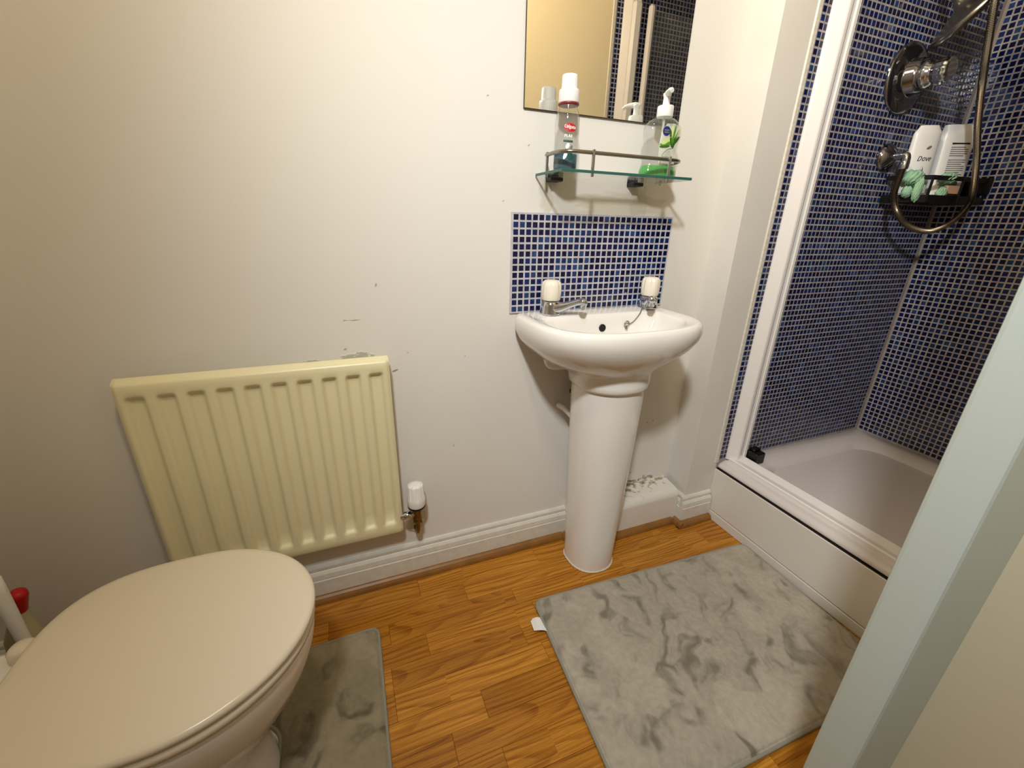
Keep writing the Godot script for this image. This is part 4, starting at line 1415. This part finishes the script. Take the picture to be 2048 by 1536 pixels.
# ---------------------------------------------------------------- mats
func mat_slab(outline: PackedVector2Array, height: float) -> Mb:
	# a padded mat: the outline is drawn in level by level, the top is flat
	var b := Mb.new()
	var n := outline.size()
	var s := signf(Mb.prof_area(outline))
	var nrm := []
	for i in n:
		var d := (outline[(i + 1) % n] - outline[(i + n - 1) % n]).normalized()
		nrm.append(Vector2(-d.y, d.x) * s)
	var rings := []
	for lv in [[0.003, 0.0], [0.0, 0.002], [0.0, height * 0.45], [0.0025, height * 0.62], [0.0045, height * 0.60], [0.006, height * 0.78], [0.009, height * 0.94], [0.014, height]]:
		var R := PackedVector3Array()
		for i in n:
			var p: Vector2 = outline[i] + nrm[i] * lv[0]
			R.append(Vector3(p.x, lv[1], p.y))
		rings.append(R)
	b.loft(rings, false, 0)
	var top := PackedVector2Array()
	for p in rings[rings.size() - 1]: top.append(Vector2(p.x, p.z))
	var tri := Geometry2D.triangulate_polygon(top)
	for i in range(0, tri.size(), 3):
		var p := []
		for k in 3: p.append(Vector3(top[tri[i + k]].x, height, top[tri[i + k]].y))
		if (p[1] - p[0]).cross(p[2] - p[0]).y > 0.0: b.t(p[0], p[2], p[1], 0)
		else: b.t(p[0], p[1], p[2], 0)
	return b

func bend_corners(c: Array, r: float) -> PackedVector2Array:   # rounds the corners of a polygon, and puts points along its sides
	var out := PackedVector2Array()
	var n := c.size()
	for i in n:
		var p: Vector2 = c[i]; var a: Vector2 = c[(i + n - 1) % n]; var b: Vector2 = c[(i + 1) % n]
		var q0 := p + (a - p).normalized() * r; var q1 := p + (b - p).normalized() * r
		for k in 9:
			var t := k / 8.0
			out.append(q0.lerp(p, t).lerp(p.lerp(q1, t), t))
		var nx: Vector2 = b + (p - b).normalized() * r
		for k in range(1, 12): out.append(q1.lerp(nx, k / 12.0))
	return out

func bath_mats() -> void:
	var o := thing("bath_mat", "rectangular grey plush bath mat on the oak floor by the shower", "bath mat")
	var b := mat_slab(bend_corners([Vector2(-0.020, 0.241), Vector2(0.7665, 0.279), Vector2(0.742, 0.770), Vector2(-0.052, 0.752)], 0.030), 0.016)
	b.uvf = func(p: Vector3) -> Vector2: return Vector2((p.x + 0.06) / 0.84, (p.z - 0.2) / 0.84)
	put("pile", b, M.rug0, o)
	b = Mb.new()
	var e := bend_corners([Vector2(-0.020, 0.241), Vector2(0.7660, 0.279), Vector2(0.742, 0.770), Vector2(-0.052, 0.752)], 0.030)
	var path := []
	for p in e: path.append(Vector3(p.x, 0.0065, p.y))
	path.append(path[0])
	b.tube(path, 0.0042, 8)
	put("piping", b, M.binding, o)
	b = Mb.new()
	var rings := []
	for i in 9:
		var k := i / 8.0
		var A := Vector3(-0.020, 0.006, 0.300).lerp(Vector3(-0.052, 0.003, 0.284), k) + Vector3(0, 0.006 * sin(k * 5.0) * k, 0)
		var B := Vector3(-0.021, 0.006, 0.347).lerp(Vector3(-0.060, 0.010, 0.328), k) + Vector3(0, 0.004 * sin(k * 4.0), 0)
		rings.append(PackedVector3Array([A, B, B + Vector3(0, 0.0008, 0), A + Vector3(0, 0.0008, 0)]))
	b.loft(rings, true, -1)
	var tg := put("care_tag", b, M.cloth_tag, o)
	tg.set_meta("label", "small white fabric care tag")
	o = thing("toilet_mat", "grey plush pedestal mat curving round the foot of the toilet", "bath mat")
	var c := [Vector2(-0.452, 0.168), Vector2(-0.462, 0.700), Vector2(-0.96, 0.700), Vector2(-0.96, 0.535), Vector2(-0.73, 0.535), Vector2(-0.668, 0.485), Vector2(-0.668, 0.355), Vector2(-0.73, 0.305), Vector2(-0.96, 0.305), Vector2(-0.96, 0.178)]
	b = mat_slab(bend_corners(c, 0.026), 0.014)
	b.uvf = func(p: Vector3) -> Vector2: return Vector2((p.x + 1.0) / 0.84, (p.z - 0.1) / 0.84)
	put("pile", b, M.rug1, o)
	b = Mb.new()
	path = []
	for p in bend_corners(c, 0.026): path.append(Vector3(p.x, 0.006, p.y))
	path.append(path[0])
	b.tube(path, 0.004, 8)
	put("piping", b, M.binding, o)


func _ready() -> void:
	rng.seed = 20240611
	setup()
	make_materials()
	ceiling_lamp()
	room()
	shower_tiles()
	splashback()
	radiator()
	basin()
	toilet()
	shower()
	bath_mats()
	mirror_and_shelf()
